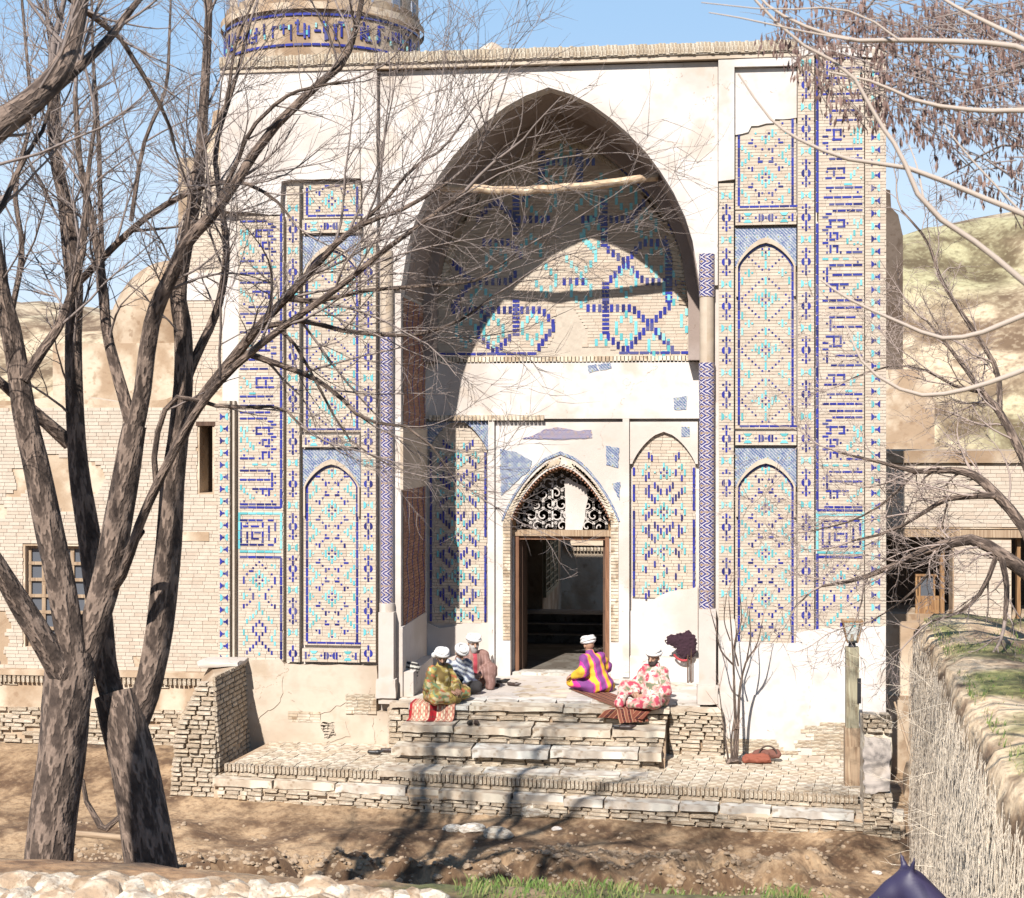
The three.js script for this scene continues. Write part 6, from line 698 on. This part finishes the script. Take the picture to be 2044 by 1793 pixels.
[[976, 1369, 0, .3, 'pair'], [991, 1371, 0, .6], [1003, 1364, 0, 2.2], [1025, 1370, 0, 1.2], [938, 1447, -.25, 0], [951, 1447, -.25, .2], [748, 1506, -.78, 1.6], [774, 1502, -.78, 1.5], [1237, 1455, -.25, 1.4], [1251, 1456, -.25, 1.7]].forEach(([a, b, y, r], i) => { const p = PY(a, b, y), where = y === 0 ? 'dark slipper, one of four beside the door bench' : y < -.5 ? 'dark slipper lying on the terrace' : a < 1000 ? 'dark slipper on the step below the red rug' : 'dark slipper on the step below the brown rug'; const t = thing('slipper', where, 'shoe', y === 0 ? 'slippers before the door' : y < -.5 ? 'slippers on the terrace' : a < 1000 ? 'slippers below the red rug' : 'slippers below the brown rug'); part(t, 'upper', shoeG, shoeM[i % 2]); t.position.set(p.x, y + .008, p.z); t.rotation.y = r; });
{ seed(2101); const p = PY(1518, 1522, -.79), t = thing('red_bundle', 'red leather saddle bag lying on the terrace by the sapling', 'bag'); const g = k => surface((x, y, z) => Math.max(blend([cap([-.18, .05, 0], [.18, .06, .02], .06, .05), cap([-.16, .09, -.03], [.17, .10, -.02], .04)], .03)(x, y, z) + (fbm(x * 11 + k, y * 14, z * 14, 3) - .5) * .10, .003 - y), [-.28, -.01, -.14], [.28, .2, .14], .016); part(t, 'bag', g(1), mat(.27, .075, .04, { rough: .85 })).position.set(-.06, 0, .08); part(t, 'bag', g(7), mat(.17, .065, .045, { rough: .85 })).position.set(.1, .05, -.04); part(t, 'strap', new THREE.TorusGeometry(.14, .014, 6, 20, 4), mat(.08, .05, .04)).position.set(.12, .12, .0); t.position.set(p.x, -.785, p.z); }
{ seed(2102); const p = PZ(1362, 1340, zq + .32), t = thing('hung_fur_coat', 'dark fur garment with a red hem propped on sticks against the wall', 'garment'); const g = surface((x, y, z) => blend([ell([-.14, .10, 0], [.17, .10, .05]), ell([.1, .08, 0], [.16, .19, .06]), ell([.06, -.1, .01], [.15, .13, .05])], .06)(x, y, z) + (noise(x * 40, y * 40, z * 40) - .5) * .03, [-.38, -.3, -.12], [.34, .34, .12], .016); part(t, 'fur', g, mat(.035, .012, .022, { rough: 1 })); part(t, 'red_hem', new THREE.TorusGeometry(.2, .022, 6, 14, 1.5).rotateZ(3.6), mat(.42, .05, .06)).position.set(.03, -.06, .03); for (const [x, h] of [[.1, .75], [.16, .7]]) part(t, 'stick', new THREE.CylinderGeometry(.012, .016, h, 6).translate(x, -h / 2 - .04, .05), M.woodDark); t.position.copy(p); t.position.y = .66; }
{ seed(2103); const p = PZ(817, 1338, -.5), t = thing('striped_saddlebag', 'black and white striped bag hung at the left corner of the recess', 'bag'); const g = surface((x, y, z) => blend([ell([0, .06, 0], [.16, .09, .08]), ell([.01, -.04, .0], [.12, .10, .06])], .04)(x, y, z) + (noise(x * 20, y * 20, z * 20) - .5) * .02, [-.22, -.2, -.12], [.22, .2, .12], .014, (x, y) => Math.sin((y + x * .2) * 90) > .1 ? [.60, .57, .50] : [.03, .025, .025]); part(t, 'bag', g, clothM); for (let k = 0; k < 5; k++) part(t, 'tassel', new THREE.CylinderGeometry(.008, .014, .14, 5).translate(-.08 + k * .045, -.17, .02), mat(.25, .12, .1)); t.position.set(p.x + .03, p.y, -.5); }
{ const p = PZ(846, 1330, -.9), t = thing('white_jug', 'small white jug on the ledge behind the seated men', 'jug'); part(t, 'jug', new THREE.LatheGeometry([[.001, 0], [.05, 0], [.066, .05], [.05, .1], [.026, .13], [.034, .16]].map(a => new THREE.Vector2(...a)), 14), M.plaster); t.position.set(PZ(846, 1320, zq + .1).x, .36, zq + .12); }
// ---- lamp post, masonry pier, leaning stick ----
{ const b = PY(1701, 1566, -.79), D = b.clone().sub(CAM).dot(FW), k = D / FPX, t = thing('lamp_post', 'weathered square wooden lamp post with a glass lantern', 'street lamp'); const H = 276 * k, w = 12.5 * k; t.position.set(b.x, -.80, b.z); part(t, 'post', box(-w, w, 0, H, -w, w), M.woodGreen); part(t, 'foot_casing', box(-w * 1.22, w * 1.22, 0, H * .42, -w * 1.22, w * 1.22), M.woodPale); part(t, 'collar', new THREE.CylinderGeometry(6 * k, 8 * k, 10 * k, 8).translate(0, H + 5 * k, 0), M.iron); part(t, 'iron_hook', box(w * .7, w * 1.3, H * .60, H * .78, w * .9, w * 1.2), M.iron);
  const l = new THREE.Group(); l.name = 'lantern'; t.add(l); l.position.y = H + 10 * k; const r0 = 10 * k, r1 = 19 * k, h = 42 * k; for (let i = 0; i < 4; i++) { const a = i * Math.PI / 2; const q = [[-r0, 0], [r0, 0], [r1, h], [-r1, h]]; const g = new THREE.BufferGeometry(); g.setAttribute('position', new THREE.Float32BufferAttribute([0, 1, 2, 0, 2, 3].flatMap(j => [q[j][0], q[j][1], q[j][1] ? r1 : r0]), 3)); g.computeVertexNormals(); g.setAttribute('uv', new THREE.Float32BufferAttribute(new Float32Array(12), 2)); g.rotateY(a); part(l, 'pane', g, M.glass); const bar = new THREE.CylinderGeometry(1.4 * k, 1.4 * k, Math.hypot(h, (r1 - r0) * 1.41), 5); bar.rotateX(Math.atan2((r1 - r0) * 1.41, h)); bar.translate(0, h / 2, (r0 + r1) / 2 * 1.414); bar.rotateY(a + Math.PI / 4); part(l, 'rib', bar, M.woodOchre); const rim = box(-r1, r1, h - 1.5 * k, h + 1.5 * k, r1 - 1.5 * k, r1 + 1.5 * k); rim.rotateY(a); part(l, 'rim', rim, M.woodOchre); } part(l, 'roof', new THREE.ConeGeometry(r1 * 1.36, 5 * k, 4, 1).rotateY(Math.PI / 4).translate(0, h + 3.5 * k, 0), M.woodPale); part(l, 'burner', new THREE.CylinderGeometry(2.5 * k, 4 * k, 14 * k, 8).translate(0, 8 * k, 0), M.woodPale); part(l, 'floor', box(-r0, r0, -1.5 * k, 1.5 * k, -r0, r0), M.iron); }
{ seed(2201); const b = PY(1752, 1600, -.80), D = b.clone().sub(CAM).dot(FW), k = D / FPX, t = thing('masonry_pier', 'short brick pier with peeling white plaster beside the lamp post', 'pier'); t.position.set(b.x, -.8, b.z); const w = 29 * k, H = 172 * k; part(t, 'core', worn(w * 2, H + .7, .5, .03, 4, 8, 3, 5), M.rub[0]).position.set(0, H / 2 - .4, -.27); part(t, 'plaster_coat', extrude(shapeOf(ragged([[-w * .92, .1], [w * .8, .16], [w * .86, H * .72], [-w * .95, H * .76]], .02, .08)), -.02, .03), M.plaster); const P = new Pieces(t, 'pier_brick', M.rub, 60, true); rubble(P, -w * 1.02, w, H * .80, H + .02, .03, .065, [.12, .25], .25); rubble(P, -w, w * 1.02, -.6, .12, .03, .065, [.14, .28], .2); P.flush(); }
{ const t = thing('leaning_pole', 'thin pale pole leaning in the dark gap by the pier', 'pole'); const a = PD(1786, 1402, 24), b = PD(1822, 1522, 23.2); const tb = new Tubes(); tb.tube([a, a.clone().lerp(b, .5), b], [.018, .022, .022], 7); part(t, 'pole', tb.geo(), M.woodPale); part(t, 'rubble_foot', worn(.5, 1.1, .4, .08, 3, 4, 3, 8), M.mud).position.set(b.x + .12, b.y - .5, b.z - .1); }
// ---- near rubble wall, stones, clods, fallen poles ----
const boulders = [1, 2, 3, 4, 5].map(k => { const g = new THREE.IcosahedronGeometry(1, 2), p = g.attributes.position; for (let i = 0; i < p.count; i++) { const x = p.getX(i), y = p.getY(i), z = p.getZ(i), e = .72 + .5 * noise(x * 1.3 + k * 9, y * 1.3, z * 1.3) + .16 * noise(x * 4 + k, y * 4, z * 4); p.setXYZ(i, x * e, y * e, z * e); } g.computeVertexNormals(); return boxUV(g); });
{ seed(2301); const t = thing('rubble_wall', 'low wall of pale boulders along the near edge of the bank', 'wall'); for (let i = 0; i < 74; i++) { const f = i / 73, px = lerp(-60, 850, f), row = i % 2; const r = RR(.11, .22), D = 10.3 + (row ? .1 : -.15), py = lerp(1762, 1800, f) + (row ? 0 : 30) + RR(-8, 8); const p = PD(px, py, D); const o = new THREE.Mesh(boulders[i % 5], pick([M.stoneTan, M.mud, M.mudPale, M.stoneTan])); o.name = 'stone'; o.position.copy(p).y -= r * .5; o.scale.set(r * 1.25, r * .85, r); o.rotation.set(RR(-.4, .4), R() * 6, RR(-.4, .4)); t.add(o); } part(t, 'earth_fill', (() => { const a = PD(-120, 1815, 10.5), b = PD(880, 1840, 10.5), g = box(0, a.distanceTo(b), -.6, 0, -.3, .3); g.rotateY(-Math.atan2(b.z - a.z, b.x - a.x)); g.translate(a.x, (a.y + b.y) / 2, a.z); return g; })(), M.mud); }
seed(2302);
for (const [a, b, r, y, l] of [[981, 1634, .2, -1.45, 'long pale stone at the foot of the kerb'], [1068, 1648, .2, -1.48, 'flat pale stone at the foot of the kerb'], [903, 1664, .12, -1.5, 'small rounded stone on the path'], [941, 1666, .14, -1.5, 'middling rounded stone on the path'], [991, 1674, .18, -1.5, 'flat broad stone on the path'], [1110, 1668, .06, -1.5, 'tiny pale stone on the path'], [1830, 1700, .07, -1.6, 'white stone on the path by the garden wall'], [1750, 1748, .05, -1.6, 'small white chip on the bare ground'], [1440, 1640, .16, -1.48, 'brown stone at the right part of the kerb foot'], [1250, 1640, .12, -1.48, 'tan stone at the middle of the kerb foot']]) { const p = PY(a, b, y); const t = thing('loose_stone', l, 'stone', undefined, new THREE.Mesh(pick(boulders), r < .08 ? M.plaster : pick([M.stone, M.stoneTan]))); t.position.set(p.x, gh(p.x, p.z) + r * .25, p.z); t.scale.set(r * 1.3, r * .55, r * .8); t.rotation.y = RR(-.4, .4); }
{ const pos = []; const g0 = new THREE.IcosahedronGeometry(1, 0), q = g0.attributes.position; for (let i = 0; i < 5200; i++) { const x = RR(-9.5, 3.2), z = RR(2.9, 6.6); const d = step(3.3, 4.0, z + .1 * x) * (1 - step(5.2, 6.6, z + .1 * x)) * step(2.6, .6, x); if (R() > d * .95 + .05) continue; const r = RR(.012, .05) * (R() < .08 ? 1.6 : 1), a = R() * 6, y = gh(x, z), e = [RR(.7, 1.2), RR(.5, .9), RR(.7, 1.2)]; for (let k = 0; k < q.count; k++) { const X = q.getX(k) * r * e[0], Z = q.getZ(k) * r * e[2]; pos.push(x + X * Math.cos(a) - Z * Math.sin(a), y + q.getY(k) * r * e[1], z + X * Math.sin(a) + Z * Math.cos(a)); } } const g = new THREE.BufferGeometry(); g.setAttribute('position', new THREE.Float32BufferAttribute(pos, 3)); g.computeVertexNormals(); const o = new THREE.Mesh(g, mat(.38, .28, .19, { rough: 1 })); o.name = 'soil_clods'; o.userData = { kind: 'stuff', label: 'crumbled clods of turned earth beside the path', category: 'soil' }; scene.add(o); }
{ const t = thing('fallen_pole', 'pale peeled pole lying behind the two trunks', 'log'); const tb = new Tubes(); const p = [[60, 1650], [130, 1662], [200, 1669], [262, 1674], [330, 1680]].map(([a, b]) => PD(a, b, 20.2)); tb.tube(p, [.03, .04, .042, .04, .03], 8); part(t, 'pole', tb.geo(), M.woodPale); }
{ const t = thing('bent_branch', 'dark fallen branch bent in a V behind the trunks', 'branch'); const tb = new Tubes(); tb.tube([[148, 1535], [165, 1560], [172, 1600], [200, 1650], [212, 1655], [240, 1630], [262, 1600]].map(([a, b]) => PD(a, b, 20.8)), [.015, .03, .035, .045, .045, .035, .025], 7); part(t, 'branch', tb.geo(), M.bark); }
// ---- the horse whose ears show at the bottom edge ----
{ seed(2401); const t = thing('horse', 'dark horse with only ears and poll showing at the bottom edge', 'horse'); const poll = PD(1812, 1752, 14.2); const y0 = gh(poll.x, poll.z); t.position.set(poll.x, y0, poll.z); const h = poll.y - y0; // local: +x towards the head's nose is picture left
  const f = blend([cap([.0, h - .06, 0], [-.36, h - .34, -.04], .145, .085), cap([-.30, h - .33, -.04], [-.40, h - .42, -.05], .07, .06), ell([-.10, h - .17, 0], [.16, .15, .12]), cap([.04, h - .1, .02], [.42, h - .52, .45], .17, .24), cap([.42, h - .55, .45], [.62, h - .72, 1.5], .30, .29), cap([.62, h - .66, 1.5], [.64, h - .66, 1.75], .27, .24), ...[[.30, .55], [.56, .50], [.48, 1.62], [.78, 1.58]].flatMap(([x, z]) => [cap([x, h - .75, z], [x, .42, z + .03], .10, .055), cap([x, .42, z + .03], [x, .06, z], .045, .04), cap([x, .06, z], [x, .03, z - .04], .05, .055)]), cap([.0, h + .0, .055], [.05, h + .21, .11], .05, .012), cap([.0, h + .0, -.055], [-.05, h + .21, -.10], .05, .012)], .04);
  part(t, 'body', surface(f, [-.58, 0, -.3], [1.1, h + .26, 2.05], .024), mat(.035, .028, .075, { rough: .55 })); const mane = new Tubes(); for (let i = 0; i < 260; i++) { const k = R(); const p = V(lerp(-.02, .42, k), h + .02 - .42 * k, lerp(.0, .45, k) + RR(-.03, .03)); const e = p.clone().add(V(RR(-.04, .14), RR(-.2, -.06), RR(-.12, .12))); mane.tube([p, p.clone().lerp(e, .5).add(V(.01, .04, 0)), e], [.008, .008, .003], 3); } stuff(part(t, 'mane', mane.geo(), mat(.03, .015, .035, { rough: .6 }))); part(t, 'tail', new THREE.CylinderGeometry(.03, .09, .8, 8).translate(.64, h - .95, 2.0), mat(.03, .015, .035)); }
scene.traverse(o => { if (o.isMesh) { o.castShadow = true; o.receiveShadow = true; } });
renderer.render(scene, camera);
